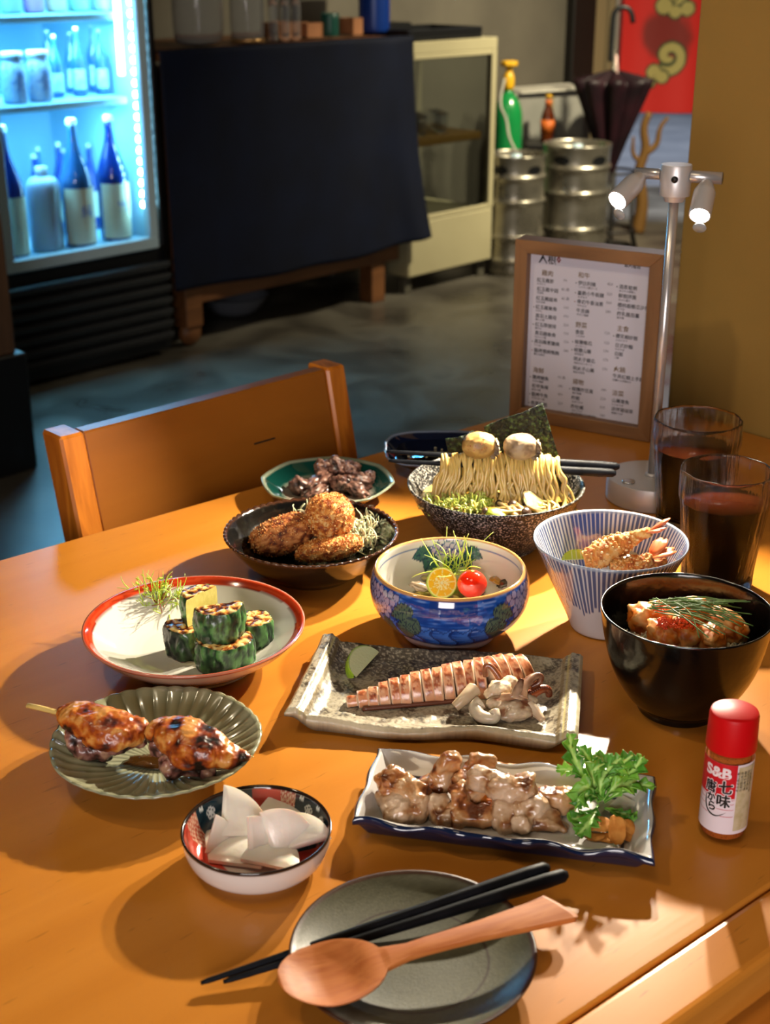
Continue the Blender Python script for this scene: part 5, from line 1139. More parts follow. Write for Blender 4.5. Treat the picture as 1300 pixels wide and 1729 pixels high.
radish('white radish slice lying behind at the back right of the pickle dish', 420, 1385, .016, .036, 1.5, .004, (16, 12, -22), 4)
radish('white radish slice standing on edge in the centre of the pickle dish', 428, 1448, .013, .026, 1.3, .005, (66, 0, 48), 5)
radish('white radish slice with ridged peel edge right of the centre of the pickle dish', 462, 1445, .0125, .030, 1.5, .0045, (48, -6, 30), 6)
radish('white radish slice tilted against the right wall of the pickle dish', 490, 1440, .0105, .028, 1.6, .0045, (30, -14, 10), 7)

# --- croquettes
CR = [(0, '#6a2a08'), (.35, '#a04e14'), (.5, '#bf6c20'), (.68, '#d08c3c'), (.85, '#dcae68')]
def croquette(label, px, py, h, rad, rz, rot=None, seed=0, stops=CR, n=900, topw=.0):
    p = wloc(px, py, h); V, F = blob(rad, seed, .06, 1.5, .05, 9, 5, 2.2)
    t = thing('croquette', label, 'croquette', p, rz, 'breaded croquettes in the black bowl', rot=rot)
    mk('crumb_crust', (V, F), m_crumb, t, col=colr(V, stops, 170, seed, 4))
    r = random.Random(seed); N = vnormals(V, F); L_ = []; cc = []
    tv = np.array([(1, 0, 0), (-.5, .8, 0), (-.5, -.8, 0), (0, 0, .8)]); tf = [[0, 1, 3], [1, 2, 3], [2, 0, 3], [0, 2, 1]]
    idx = [i for i in range(len(V)) if r.random() < (1.0 if N[i][2] > topw else .35)]
    r.shuffle(idx)
    for i in idx[:n]:
        s = r.uniform(.0006, .0016); L_.append(xf((tv, tf), V[i]+N[i]*.0003, (r.random()*6, r.random()*6, r.random()*6), (s, s*r.uniform(.4, 1), s*1.2)))
        c_ = hx(r.choice(['#c8843c', '#d89c50', '#b8641c', '#e0b070', '#a85418'])); cc += [c_]*4
    mk('crumb_flakes', join(L_), m_crumb, t, col=np.array(cc), smooth=False, kind='stuff'); return t
croquette('round golden breaded ball on top of the other croquettes', 557, 872, .048, (.0235, .0235, .0225), 0, seed=2, n=1500)
croquette('long brown croquette leaning to the left of the black bowl', 478, 903, .030, (.034, .0195, .018), 0, rot=(0, radians(-16), radians(12)), seed=3, stops=[(0, '#3a1406'), (.4, '#7c3610'), (.6, '#a45c24'), (.8, '#c88448')], n=900, topw=.4)
croquette('flat golden croquette at the front of the black bowl', 556, 926, .024, (.033, .014, .011), 0, rot=(0, radians(-8), radians(10)), seed=4, n=1200)
cp_ = wloc(612, 915, .016)
o = mk('shredded_cabbage', join(curls(260, (.020, .022, .014), .030, .0009, 12, (-.3, 1.1), 7, flat=.5)), m_shred, loc=(cp_.x, cp_.y, TZ+.014), kind='stuff'); tag(o, 'mound of finely shredded pale cabbage at the right of the black bowl', 'cabbage')
o = mk('shredded_cabbage', join(curls(90, (.016, .010, .012), .022, .0009, 13, (0, 1.2), 7, flat=.5)), m_shred, loc=(*wloc(520, 886, .03).xy, TZ+.026), kind='stuff'); tag(o, 'pale cabbage shreds showing behind the long brown croquette', 'cabbage')
p = wloc(446, 905, .022); o = lump('tomato_sauce', (.014, .017, .006), [(0, '#7a1208'), (1, '#b8240e')], p, 0, None, 5, .1, 1.5, .02, 5, 0, m_=m_wet); tag(o, 'smear of red tomato sauce at the left of the black bowl', 'sauce', kind='stuff')

# --- gizzards
GZ = [(0, '#180c09'), (.3, '#42261e'), (.5, '#5e3c32'), (.7, '#7a5648'), (.9, '#8e6c5c')]
for k, (x, y, h, a, b, c_, lb) in enumerate([(512, 822, .016, .016, .012, .009, 'at the front left'), (540, 814, .020, .020, .010, .009, 'long and pale at the left'), (548, 793, .026, .012, .012, .010, 'dark, on top at the back left'), (570, 790, .028, .009, .012, .013, 'upright at the top'), (590, 794, .024, .013, .011, .010, 'dark, on top in the middle'), (575, 818, .018, .014, .011, .009, 'in the middle front'), (603, 813, .018, .016, .011, .009, 'right of the middle'), (622, 806, .018, .012, .008, .006, 'ragged at the right tip'), (602, 828, .013, .017, .010, .008, 'at the front right'), (530, 832, .013, .016, .010, .007, 'at the front edge on the left')]):
    o = lump('gizzard', (a, b, c_), GZ, wloc(x, y, h), k*1.1, (.3*sin(k), .4*cos(k*2), k*1.1), k+20, .35, 1.7, .08, 6, .16, 150); tag(o, 'brown grilled gizzard piece '+lb+' of the heap', 'meat', 'grilled gizzards on the octagonal dish')

# --- noodle bowl contents
zl = .0475; rl_ = nr*.87
def bumpy_disc(r, z, amp, fr, seed, n=60, m=120):
    V = [(0, 0, z)]; 
    for i in range(1, n+1):
        for j in range(m):
            a = 2*pi*j/m; V.append((r*i/n*cos(a), r*i/n*sin(a), z+amp*nz((r*i/n*cos(a), r*i/n*sin(a), 0), fr, seed)))
    F = [[0, 1+j, 1+(j+1) % m] for j in range(m)]+[[1+(i-1)*m+j, 1+i*m+j, 1+i*m+(j+1) % m, 1+(i-1)*m+(j+1) % m] for i in range(1, n) for j in range(m)]
    return V, F
V, F = bumpy_disc(rl_, 0, .0006, 60, 2); V = np.array(V)
o = mk('noodle_broth', (V, F), mat('broth', vcol=True, rough=.08, coat=.6, sss=.2, sssr=.004), loc=(nc.x, nc.y, TZ+zl), col=colr(V, [(.2, '#8a6a2c'), (.6, '#a88a44'), (.9, '#b89a58')], 40, 3)); tag(o, 'cloudy golden broth filling the speckled bowl', 'broth', kind='stuff')
yn = nc.y+.004; xl = PY(742, 800, yn).x; xr = PY(945, 800, yn).x
ztop = PY(800, 772, yn).z
m_nood = mat('wheat_noodle', ramp=[(.3, '#b8964e'), (.6, '#c9ab64'), (.8, '#d2b878')], scale=60, rough=.3, sss=.25, sssr=.003, coat=.3)
nd = thing('noodle_bundle', 'curtain of pale wheat noodles lifted over black chopsticks out of the broth', 'noodles', (nc.x, yn, TZ+zl))
r = random.Random(11); Hn = ztop-TZ-zl
for k in range(96):
    x = xl+(xr-xl)*(k+.5)/96-nc.x+r.uniform(-.0012, .0012); x = x*(.97); fy = r.uniform(.004, .013); rr = r.uniform(.0014, .0019)
    w1, w2, w3 = (r.uniform(-.0065, .0065) for _ in range(3)); sp = (x)*.12; top = Hn+r.uniform(-.002, .003)-.004*abs(x/.06)**3
    pts = []
    if r.random() < .8: pts = [(x+w2*.5, .012+fy*.5, .004), (x+w1*.5, .010+fy*.3, Hn*.5), (x, .007, top-.006)]
    pts += [(x, .004, top+.0012), (x, -.001, top+.002), (x+w1*.15, -.0055-fy*.1, top-.001), (x+w1*.5, -.008-fy*.35, top-.009), (x+w1+sp*.5, -.009-fy*.5, Hn*.62), (x+w2+sp, -.010-fy*.7, Hn*.32), (x+w3+sp*1.2, -.011-fy, .006), (x+w3*2+sp*1.5+r.uniform(-.01, .01), -.016-fy-r.uniform(0, .008), -.001)]
    q = smoothpath(pts, 34); mk('noodle', tube(q, rr, 6), m_nood, nd)
for k in range(26):                            # loops lying in the broth
    a0 = r.uniform(0, 6.28); cx = r.choice([r.uniform(-.062, -.035), r.uniform(-.05, .05)]); cy = r.uniform(-.030, .0); R = r.uniform(.006, .014)
    q = [(cx+R*cos(a0+t*3.6)*1.6, cy-.012+R*sin(a0+t*3.6)*.8, .002+.004*sin(t*3)+r.uniform(0, .001)) for t in np.linspace(0, 1, 20)]
    mk('noodle', tube(q, .0014, 6), m_nood, nd)
# lifting chopsticks
cy1 = yn+.001; za_ = ztop-.0042
pA = PY(652, 772, cy1+.012); pB = PY(1046, 788, cy1-.002); pC = PY(656, 778, cy1+.004); pD = PY(1040, 799, cy1-.010)
pA.z = ztop-.0045+.006; 
def stick(label, a, b): 
    return chopstick('chopstick', label, a, b, .0019, .0047, 'black chopsticks lifting the noodles')
stick('rear of the two black chopsticks holding up the noodles', pA, pB); stick('front of the two black chopsticks holding up the noodles', pC, pD)
# oysters
OY = [(0, '#7a5830'), (.35, '#8c6a38'), (.55, '#96743f'), (.8, '#a6844c')]
OY2 = [(0, '#5a4634'), (.35, '#7c6850'), (.55, '#8a745a'), (.8, '#9a866a')]
for (px, py, st_c, lb, sd) in ((809, 752, OY, 'plump cream oyster flecked with chilli on top of the noodles, left one', 1), (879, 757, OY2, 'plump greyer oyster on top of the noodles, right one', 2)):
    p = PY(px, py, yn-.002); p.z = max(p.z, ztop+.012)
    t = thing('oyster', lb, 'oyster', p, 0, 'oysters on the noodles'); V, F = blob((.0172, .0135, .0132), sd, .05, 1.4, .02, 5, 5, 2.15)
    mk('oyster_body', (V, F), m_wet, t, col=colr(V, st_c, 90, sd))
    nf = 60; V = []; F = []
    for i in range(nf):
        a = -.9+1.5*i/(nf-1); w = .0022*sin(i*1.7+sd)+.001*sin(i*.6)
        for k in range(4): R = .0150+.0016*k; V.append((R*cos(a), -.002+w*k*.4-.004, (R*.72)*sin(a)-.001+w*k*.3))
    F = [[i*4+k, i*4+k+1, (i+1)*4+k+1, (i+1)*4+k] for i in range(nf-1) for k in range(3)]
    V = np.array(V); o = mk('oyster_frill', (V, F), m_wet, t, col=colr(V, [(0, '#4a3828'), (1, '#8a7458')], 200, 2)); o.modifiers.new('s', 'SOLIDIFY').thickness = .0012
    if sd == 1:
        L_ = []; rr2 = random.Random(4)
        for _ in range(26): d = Vector((rr2.uniform(-.8, .8), -abs(rr2.uniform(.3, 1)), rr2.uniform(-.1, 1))).normalized(); v, f = ico(1); L_.append(((v*.0006)+np.array((d.x*.0175, d.y*.0137, d.z*.0135)), f))
        mk('chilli_flecks', join(L_), mat('chilli_red', '#8a2408', rough=.6), t, kind='stuff')
# seaweed sheets
m_nori = mat('nori', ramp=[(.42, '#040803'), (.52, '#0e180a'), (.62, '#344822')], scale=260, detail=6, rough=.45, bump=1, bscale=330, bdist=.003, spec=.35)
def sheet_(label, pix, y0, seed, dy=0):
    c = [PY(a, b, y0+dy*k) for k, (a, b) in enumerate(pix)]; n = 40; V = []
    for j in range(n):
        for i in range(n):
            a = i/(n-1); b = j/(n-1); q = c[0]*(1-a)*(1-b)+c[1]*a*(1-b)+c[2]*a*b+c[3]*(1-a)*b
            V.append((q.x, q.y+.004*sin(a*5+seed)*cos(b*3)+.0015*nz((a*2, b*2, 0), 3, seed), q.z+.0006*nz((a, b, 0), 20, seed)))
    F = [[j*n+i, j*n+i+1, (j+1)*n+i+1, (j+1)*n+i] for j in range(n-1) for i in range(n-1)]
    ctr = np.mean(np.array(V), 0); o = mk('seaweed_sheet', (np.array(V)-ctr, F), m_nori, loc=ctr); o.modifiers.new('s', 'SOLIDIFY').thickness = .0007
    return tag(o, label, 'seaweed', 'seaweed sheets behind the oysters')
sheet_('large dark green seaweed sheet standing behind the oysters', [(817, 722), (916, 679), (962, 835), (850, 850)], yn+.022, 1)
sheet_('small corner of dark seaweed sheet showing left of the oysters', [(752, 742), (800, 728), (850, 835), (775, 838)], yn+.028, 2)
# mushrooms, leek, onion, cabbage
m_must = mat('mushroom_stem', ramp=[(.3, '#a88458'), (.7, '#c6a878')], scale=60, rough=.4, sss=.2, coat=.2); m_musc = mat('mushroom_cap', ramp=[(.3, '#1e120c'), (.7, '#4a3020')], scale=50, rough=.3, coat=.4)
for k, (cx, cy, tx, ty, s, lb) in enumerate([(865, 854, 845, 838, 1, 'with a nearly black cap in the middle'), (889, 850, 868, 842, 1, 'with a black cap at the right'), (834, 846, 872, 872, .9, 'with a dark cap at the left'), (818, 864, 858, 866, .8, 'lying at the front left'), (888, 866, 852, 842, 1, 'with a brown cap at the front right'), (848, 842, 874, 868, .9, 'with a crossing stem in the middle'), (842, 850, 860, 833, .7, 'half hidden behind the others')]):
    a = wloc(cx, cy, zl+.005); b = wloc(tx, ty, zl+.003); t = thing('mushroom', 'small mushroom '+lb+' of the noodle bowl', 'mushroom', a, 0, 'mushrooms in the noodle bowl')
    d = b-a; q = [Vector((0, 0, 0)), d*.4+Vector((0, 0, .0025)), d*.75+Vector((0, 0, .0015)), d]; mk('stem', tube(smoothpath(q, 16), np.linspace(.0020, .0030, 16)*s, 8), m_must, t)
    cap = lathe([(0, -.0014), (.0045, -.001), (.0056, .0004), (.0048, .0028), (.002, .0042), (0, .0044)], 24)[:2]; u_ = (-d).normalized(); o = mk('cap', (cap[0]*s, cap[1]), m_musc, t); o.rotation_euler = (u_*.8+Vector((0, -.1, .7))).to_track_quat('Z', 'Y').to_euler()
m_leek = mat('green_leek', ramp=[(.3, '#8aa828'), (.7, '#b0c84c')], scale=60, rough=.25, coat=.4, sss=.2)
for k, (x, y, a, ln, lb) in enumerate([(818, 852, .9, .010, 'standing left of the mushrooms'), (897, 851, -.7, .013, 'lying right of the mushrooms'), (838, 871, -.2, .010, 'at the front under the mushrooms')]):
    p = wloc(x, y, zl+.004); o = mk('leek_piece', blob((ln, .0055, .0050), k+3, .08, 1.5, .02, 5, 4, 3.0), m_leek, loc=p, rot=(.2*k, .3*(k-1), a)); tag(o, 'bright green leek piece '+lb, 'vegetable', 'leek pieces in the noodle bowl')
p = wloc(908, 848, zl+.007); o = mk('onion_slice', blob((.017, .013, .0022), 4, .12, 1.3, .03, 4, 4, 3), mat('onion', '#b8a070', rough=.2, trans=.3, sss=.3, coat=.4), loc=p, rot=(radians(35), radians(18), .5)); tag(o, 'translucent onion slice at the right of the noodle bowl', 'onion')
V = curls(420, (.034, .013, .006), .018, .0011, 21, (-.4, .7), 8, flat=.5); p = wloc(772, 858, zl+.002)
o = mk('chopped_greens', join(V), mat('pale_green_cabbage', ramp=[(.3, '#a8b848'), (.7, '#c8d07c')], scale=80, rough=.3, coat=.3, sss=.2), loc=(p.x, p.y, TZ+zl+.001), kind='stuff'); tag(o, 'bed of finely chopped pale green cabbage at the front left of the broth', 'greens')

# --- hydrangea bowl contents
zh_ = .030
kq = wloc(746, 984, zh_+.010); t = thing('kumquat_half', 'halved green-skinned kumquat showing its yellow cut face', 'fruit', kq, 0)
rk = .0140; V, F = ico(5); keep = V[:, 1] > -.02; V2 = V.copy(); V2[:, 1] = np.where(V[:, 1] < 0, 0, V[:, 1]*.85)
C = np.tile(np.array(hx('#6f9418')), (len(V), 1)); X, Z = V[:, 0], V[:, 2]; cutm = V[:, 1] <= 0.001
RR = np.hypot(V[:, 0], V[:, 2]); RR = np.where(cutm, RR, 1); A = np.arctan2(Z, X)
V2 = V*1.0; V2[:, 1] = np.where(V[:, 1] < 0, 0, V[:, 1]*.85)
seg = np.abs(((A*9/(2*pi)) % 1)-.5); c_in = np.where((RR < .86)[:, None], np.array(hx('#d8a818')), np.array(hx('#d8d488')))
c_in = np.where(((RR < .86)*(seg > .45))[:, None], np.array(hx('#e0d890')), c_in); c_in = np.where(((RR < .5)*(seg < .22)*(RR > .15))[:, None], np.array(hx('#e8dca0')), c_in); c_in = np.where((RR < .1)[:, None], np.array(hx('#e0dcb0')), c_in); c_in = np.where((RR > .95)[:, None], np.array(hx('#8fa828')), c_in)
C[cutm] = c_in[cutm]; o = mk('kumquat_body', (V2*rk, F), mat('citrus', vcol=True, rough=.25, coat=.4, sss=.15, bump=.4, bscale=500), t, col=C, rot=(radians(-28), 0, radians(14)))
tp_ = wloc(797, 986, zh_+.009); t = thing('cherry_tomato', 'bright red cherry tomato right of the kumquat half', 'tomato', tp_, 0)
V, F = ico(5); V = V*np.array((.0134, .0134, .0125)); mk('tomato_body', (V, F), mat('tomato_skin', '#d8240a', rough=.12, coat=.7, sss=.2, sssr=.004), t); mk('stem_scar', lathe([(0, .0122), (.0015, .0123), (.0018, .0127), (0, .0129)], 12, 0)[:2], m_sprout, t)
p = wloc(770, 968, zh_+.004); o = mk('cress', join(curls(46, (.016, .008, .006), .040, .0005, 31, (.2, 1.35), 3.2, 18)), m_sprout, loc=(p.x, p.y, TZ+zh_+.002), kind='stuff'); tag(o, 'tangle of fine pale green sprouts behind the kumquat and tomato', 'sprouts')
p = wloc(758, 975, zh_); V, F = blob((.036, .024, .010), 6, .25, 2, .12, 7, 5, 2.2, .1); o = mk('pickled_vegetables', (V, F), m_wet, loc=(p.x, p.y, TZ+.016), col=colr(V, [(.1, '#3a2c14'), (.4, '#7c6830'), (.6, '#98803c'), (.85, '#6a7c28')], 150, 5)); tag(o, 'mixed brown and green dressed vegetables under the kumquat', 'vegetables', kind='stuff')
for k, (x, y, a, b, c_, st_) in enumerate([(708, 990, .009, .006, .004, '#7c6c58'), (842, 980, .012, .007, .003, '#a8781c'), (724, 978, .012, .006, .003, '#8a7a48'), (852, 985, .008, .005, .004, '#3c2c18'), (735, 960, .010, .005, .003, '#7c9030')]):
    o = mk('vegetable_slice', blob((a, b, c_), k+9, .25, 2, .05, 6, 3), mat('veg_%d' % k, st_, rough=.2, coat=.4, sss=.1), loc=wloc(x, y, zh_+.001), rot=(.4*sin(k), .3, k)); tag(o, ['small mauve-brown clam-like slice at the left of the blue bowl', 'ochre vegetable slice right of the tomato', 'olive vegetable slice left of the kumquat', 'dark vegetable slice at the right end of the blue bowl contents', 'green vegetable slice behind the kumquat'][k], 'vegetable', 'vegetable slices in the blue bowl')

# --- fried prawns in the striped bowl
PR = [(0, '#944410'), (.35, '#b8641c'), (.55, '#c8802c'), (.8, '#cc9c58')]
def prawn(label, path, rads, seed, tail):
    p = [P(a, b, TZ+h) for a, b, h in path]; c = sum(p, Vector())/len(p); t = thing('fried_prawn', label, 'prawn', c, 0, 'fried prawns in the striped bowl')
    q = smoothpath([tuple(v-c) for v in p], 60); rr = np.interp(np.linspace(0, 1, 60), np.linspace(0, 1, len(rads)), rads); V, F = tube(q, rr, 24)
    V = V+vnormals(V, np.array([f[:3] for f in F]))*np.array([abs(nz(v, 170, seed, 3))*.0042+nz(v, 480, seed, 2)*.0008 for v in V])[:, None]
    mk('batter_coat', (V, F), m_crumb, t, col=colr(V, PR, 120, seed))
    L_ = []; rn = random.Random(seed); cc = []
    for _ in range(220):
        i = rn.randrange(2, 50)*24+rn.randrange(24); s = rn.uniform(.0008, .0022); v, f = ico(1); L_.append(xf((v, f), V[i], (0, 0, rn.random()*3), (s, s*.8, s*.7))); cc += [hx(rn.choice(['#d8a058', '#c87c34', '#e0b478']))]*len(v)
    mk('batter_bits', join(L_), m_crumb, t, col=np.array(cc), kind='stuff')
    if tail:
        e = q[-1]; d = Vector(q[-1]-q[-8]).normalized(); sd = d.cross(Vector((0, 0, 1))).normalized()
        for k, s in enumerate((-.75, -.25, .3, .8)):
            dd = (d+sd*s*.62+Vector((0, 0, .15*(k % 2)-.3*s))).normalized(); L0_ = Vector(e)-d*.002; pts = [L0_, L0_+dd*.009, L0_+dd*.018, L0_+dd*.024]; V, F = tube(pts, [.0020, .0052, .0058, .0012], 10, .3); o = mk('tail_fan', (V, F), mat('prawn_tail', ramp=[(.3, '#b8481c'), (.7, '#d87c44')], scale=80, rough=.35, coat=.3) if 'prawn_tail' not in bpy.data.materials else bpy.data.materials['prawn_tail'], t)
    return t
prawn('large fried prawn with its tail rising over the rim of the striped bowl', [(985, 945, .062), (1010, 938, .066), (1040, 922, .072), (1070, 908, .080), (1096, 898, .090)], [.008, .0125, .0125, .0100, .0062, .0050], 3, True)
prawn('smaller fried prawn lying low at the right of the striped bowl', [(1030, 958, .058), (1060, 954, .060), (1085, 950, .062), (1100, 940, .066)], [.006, .0085, .0080, .0055], 5, True)
p = wloc(1040, 945, .05); o = lump('cream_sauce', (.020, .012, .006), [(0, '#c8b898'), (1, '#dcd0b4')], p, .3, None, 3, .25, 2, .05, 6, 0, m_=m_wet); tag(o, 'dollop of white sauce under the fried prawns', 'sauce', kind='stuff')
p = wloc(1112, 950, .056); o = lump('batter_piece', (.011, .007, .007), PR, p, .5, None, 8, .3, 2, .12, 7, .1, m_=m_crumb); tag(o, 'loose knob of golden batter at the right of the striped bowl', 'batter')
def citrus_wedge(label, loc, L_, R, rz, tilt, flesh, rindc, name='lime_wedge'):
    n = 40; k = 14; V = []; C = []
    for i in range(n+1):
        s = -1+2*i/n; w = R*sqrt(max(0, 1-s*s*.985))
        for j in range(k+1):
            a = -pi*.36+ (pi*.36)*j/k; V.append((s*L_, w*cos(a)*.95, w*sin(a))); C.append(hx(rindc))
    m = n+1; base = len(V)
    for i in range(n+1):
        s = -1+2*i/n; V.append((s*L_, 0, 0)); C.append(hx('#c8cc98'))
    F = [[i*(k+1)+j, (i+1)*(k+1)+j, (i+1)*(k+1)+j+1, i*(k+1)+j+1] for i in range(n) for j in range(k)]
    fl = len(F)
    # cut faces with fan detail
    for e in (0, k):
        rows = 8; prev = [i*(k+1)+e for i in range(n+1)]
        for q in range(1, rows):
            f = 1-q/rows; cur = []
            for i in range(n+1):
                v = np.array(V[i*(k+1)+e]); b_ = np.array(V[base+i]); z = b_*(1-f)+v*f; V.append(tuple(z)); cur.append(len(V)-1)
                ang = i/n*14; C.append(hx('#c4c89c') if f > .90 or abs(ang % 2-1) < .12 else hx(flesh))
            for i in range(n): F.append([prev[i], prev[i+1], cur[i+1], cur[i]] if e else [prev[i+1], prev[i], cur[i], cur[i+1]])
            prev = cur
        cur = [base+i for i in range(n+1)]
        for i in range(n): F.append([prev[i], prev[i+1], cur[i+1], cur[i]] if e else [prev[i+1], prev[i], cur[i], cur[i+1]])
    t = mk(name, (V, F), mat('citrus_'+name+str(int(L_*1e4)), vcol=True, rough=.22, coat=.5, sss=.2, sssr=.003, bump=.3, bscale=400), loc=loc, col=np.array(C), rot=(tilt[0], tilt[1], rz), autosm=40)
    return tag(t, label, 'lime')
citrus_wedge('small green lime wedge at the left edge of the striped bowl', wloc(974, 945, .060), .0135, .010, .1, (radians(50), 0), '#a8b43c', '#5c8418')

# --- salmon over rice in the black bowl
zs_ = .056
p = P(1160, 1062, TZ+zs_); rc = bkc
V, F = blob((bkr*.80, bkr*.80, .016), 3, .05, 2, .03, 8, 5, 2.2); V[:, 2] = np.maximum(V[:, 2], -.012)
o = mk('rice', (V, F), mat('cooked_rice', '#c8bca0', rough=.4, sss=.2, bump=1, bscale=400, bdist=.001), loc=(rc.x, rc.y, TZ+zs_-.012), kind='stuff'); tag(o, 'mound of white rice under the salmon', 'rice')
gr = []; rg = random.Random(5)
for _ in range(500):
    a = rg.uniform(0, 2*pi); d = rg.uniform(.3, .78)*bkr; v, f = ico(1); gr.append(xf((v, f), (d*cos(a), d*sin(a), .0035*(1-(d/bkr))+.001+rg.uniform(0, .003)-.012*(d/bkr)**2+.010), (rg.random()*3, rg.random()*3, rg.random()*3), (.0028, .0011, .0011)))
o = mk('rice_grains', join(gr), mat('rice_grain', '#cfc6b0', rough=.35, sss=.2), loc=(rc.x, rc.y, TZ+zs_-.008), kind='stuff'); tag(o, 'loose rice grains around the salmon pieces', 'rice')
SM = [(0, '#a8480c'), (.35, '#c46418'), (.55, '#cc7428'), (.8, '#d69a5c')]
for k, (x, y, h, a, b, c_, lb) in enumerate([(1092, 1046, .066, .016, .014, .012, 'at the left edge'), (1110, 1036, .070, .014, .012, .009, 'folded, at the back left'), (1120, 1073, .066, .017, .012, .010, 'at the front, left of centre'), (1153, 1073, .067, .014, .012, .013, 'round, at the front centre'), (1177, 1030, .074, .015, .011, .009, 'pale, on top at the back'), (1200, 1076, .064, .017, .012, .010, 'at the front right'), (1222, 1056, .067, .018, .013, .009, 'long, at the right'), (1243, 1066, .063, .010, .010, .008, 'small, at the far right'), (1150, 1045, .064, .018, .014, .010, 'under the chives in the middle')]):
    o = lump('salmon_piece', (a, b, c_), SM, wloc(x, y, h), 0, (.3*sin(k*1.3), .3*cos(k), k*.9), k+40, .22, 1.5, .05, 7, .10, 110, m_wet); tag(o, 'seared orange salmon piece '+lb+' of the bowl', 'salmon', 'salmon pieces in the black bowl')
m_roe = mat('orange_roe', '#d84404', rough=.3, coat=.2, sss=.3, sssr=.002)
for k, (x, y, h, n_, lb) in enumerate([(1124, 1052, .080, 150, 'left cluster of orange fish roe on the salmon'), (1146, 1053, .083, 110, 'middle cluster of orange fish roe, on the round salmon piece'), (1168, 1053, .080, 110, 'right cluster of orange fish roe on the salmon'), (1115, 1024, .082, 60, 'small cluster of orange roe on the back left salmon')]):
    rg = random.Random(k); L_ = []
    for _ in range(n_):
        d = Vector((rg.gauss(0, 1), rg.gauss(0, 1), rg.gauss(0, 1))).normalized()*rg.random()**.4; v, f = ico(1); L_.append((v*.0009+np.array((d.x*.0075, d.y*.006, d.z*.0045)), f))
    o = mk('fish_roe', join(L_), m_roe, loc=wloc(x, y, h), kind='stuff'); tag(o, lb, 'roe')
L_ = []; rg = random.Random(9); m_ch = mat('chive', ramp=[(.3, '#3c5824'), (.7, '#5c7a3a')], scale=40, rough=.4)
cc_ = P(1170, 1036, TZ+.088); t = thing('chives', 'sheaf of thin green chives laid across the salmon', 'chives', cc_, 0)
for k in range(40):
    a = P(1092+rg.uniform(0, 60), 1012+rg.uniform(-4, 22), TZ+rg.uniform(.088, .094))-cc_; b = P(1200+rg.uniform(-20, 72), 1030+rg.uniform(-16, 50), TZ+rg.uniform(.078, .088))-cc_
    mid = (a+b)/2+Vector((rg.uniform(-.004, .004), rg.uniform(-.004, .004), rg.uniform(.002, .006))); mk('chive_strand', tube(smoothpath([a, mid, b], 12), .00048, 5), m_ch, t)

# --- grilled squid
ax0 = P(586, 1183, TZ+.012); ax1 = P(892, 1128, TZ+.020); da = (ax1-ax0); yaw = atan2(da.y, da.x); Lq = da.length
sq = thing('grilled_squid', 'scored grilled squid body cut into a row of rings on the stoneware plate', 'squid', (*ax0.xy, TZ+.010), yaw)
m_sq = mat('squid_flesh', vcol=True, rough=.30, coat=.35, crough=.2, sss=.2, sssr=.004, bump=.2, bscale=300, bdist=.0004)
ns = 17; gap = Lq/ns
for k in range(ns):
    s = (k+.5)/ns; R = np.interp(s, [0, .1, .3, .6, .85, 1], [.0040, .0085, .0150, .0195, .0210, .0180]); Hh = R*1.05; wd = gap*1.0
    n1, n2 = 52, 22; V = []; 
    for i in range(n1):
        a = -.25+ (pi+.5)*i/(n1-1)
        for j in range(n2):
            q = -1+2*j/(n2-1); edge = (1-q**8)**.5 if abs(q) < 1 else 0
            bul = (.91+.09*edge); x = q*wd*.5; rr = bul
            V.append((x, R*cos(a)*rr, max(-.0025, Hh*sin(a)*rr)))
    F = [[i*n2+j, (i+1)*n2+j, (i+1)*n2+j+1, i*n2+j+1] for i in range(n1-1) for j in range(n2-1)]
    F += [[i*n2 for i in range(n1)][::-1], [i*n2+n2-1 for i in range(n1)]]; F.append([j for j in range(n2)]+[(n1-1)*n2+j for j in range(n2-1, -1, -1)])
    V = np.array(V); w = nzv(V+k*.05, 210, k, 4); w2 = nzv(V+k*.05, 60, 3, 2); xq = np.abs(V[:, 0])/(wd*.5); up = np.clip(V[:, 2]/Hh, 0, 1); lowf = sstep(up, .15, .45)
    C = lerp(np.array(hx('#c08058')), np.array(hx('#cc9c78')), np.clip(.5+w2, 0, 1)[:, None]); ch_ = sstep(w+.25*w2, -.12, .14)*sstep(.72-xq, 0, .25)*lowf; C = lerp(C, np.array(hx('#93401c')), (.9*ch_)[:, None]); C = lerp(C, np.array(hx('#5a1c0c')), (.7*sstep(w, .25, .45)*sstep(.7-xq, 0, .2)*lowf)[:, None]); C = lerp(C, np.array(hx('#d8c0a4')), (sstep(xq, .72, .9)*.8)[:, None])
    C = lerp(C, np.array(hx('#c06c3c')), (.35*sstep(nzv(V+k*.05, 100, 8), -.1, .3)*lowf*(xq < .75))[:, None])
    V[:, 2] += w*.0005
    yj = .0008*sin(k*2.2); mk('squid_ring', (V, F), m_sq, sq, loc=(s*Lq, yj, .000+.002*s), rot=(radians(4*sin(k*1.7)), radians(-8), radians(-14 + 5*sin(k*2.1)+(16 if k > 12 else 0)-(0))), col=C, autosm=60)
o = mk('charred_rim', tube(smoothpath([(.010, -.011, -.001), (.05, -.0165, 0), (.095, -.020, .000)], 30), .0016, 6, 1.2), mat('char_brown', '#5a2c18', rough=.5, coat=.3), sq)
tp0 = wloc(868, 1190, .020)
tn_ = thing('squid_tentacles', 'cluster of pale grilled squid tentacles with brown curled tips', 'squid', tp0, 0)
ST = [(.1, '#7a4c34'), (.3, '#a08468'), (.6, '#b8a48c'), (.85, '#c4b098')]
def tl(px, py, h): return tuple(P(px, py, TZ+h)-tp0)
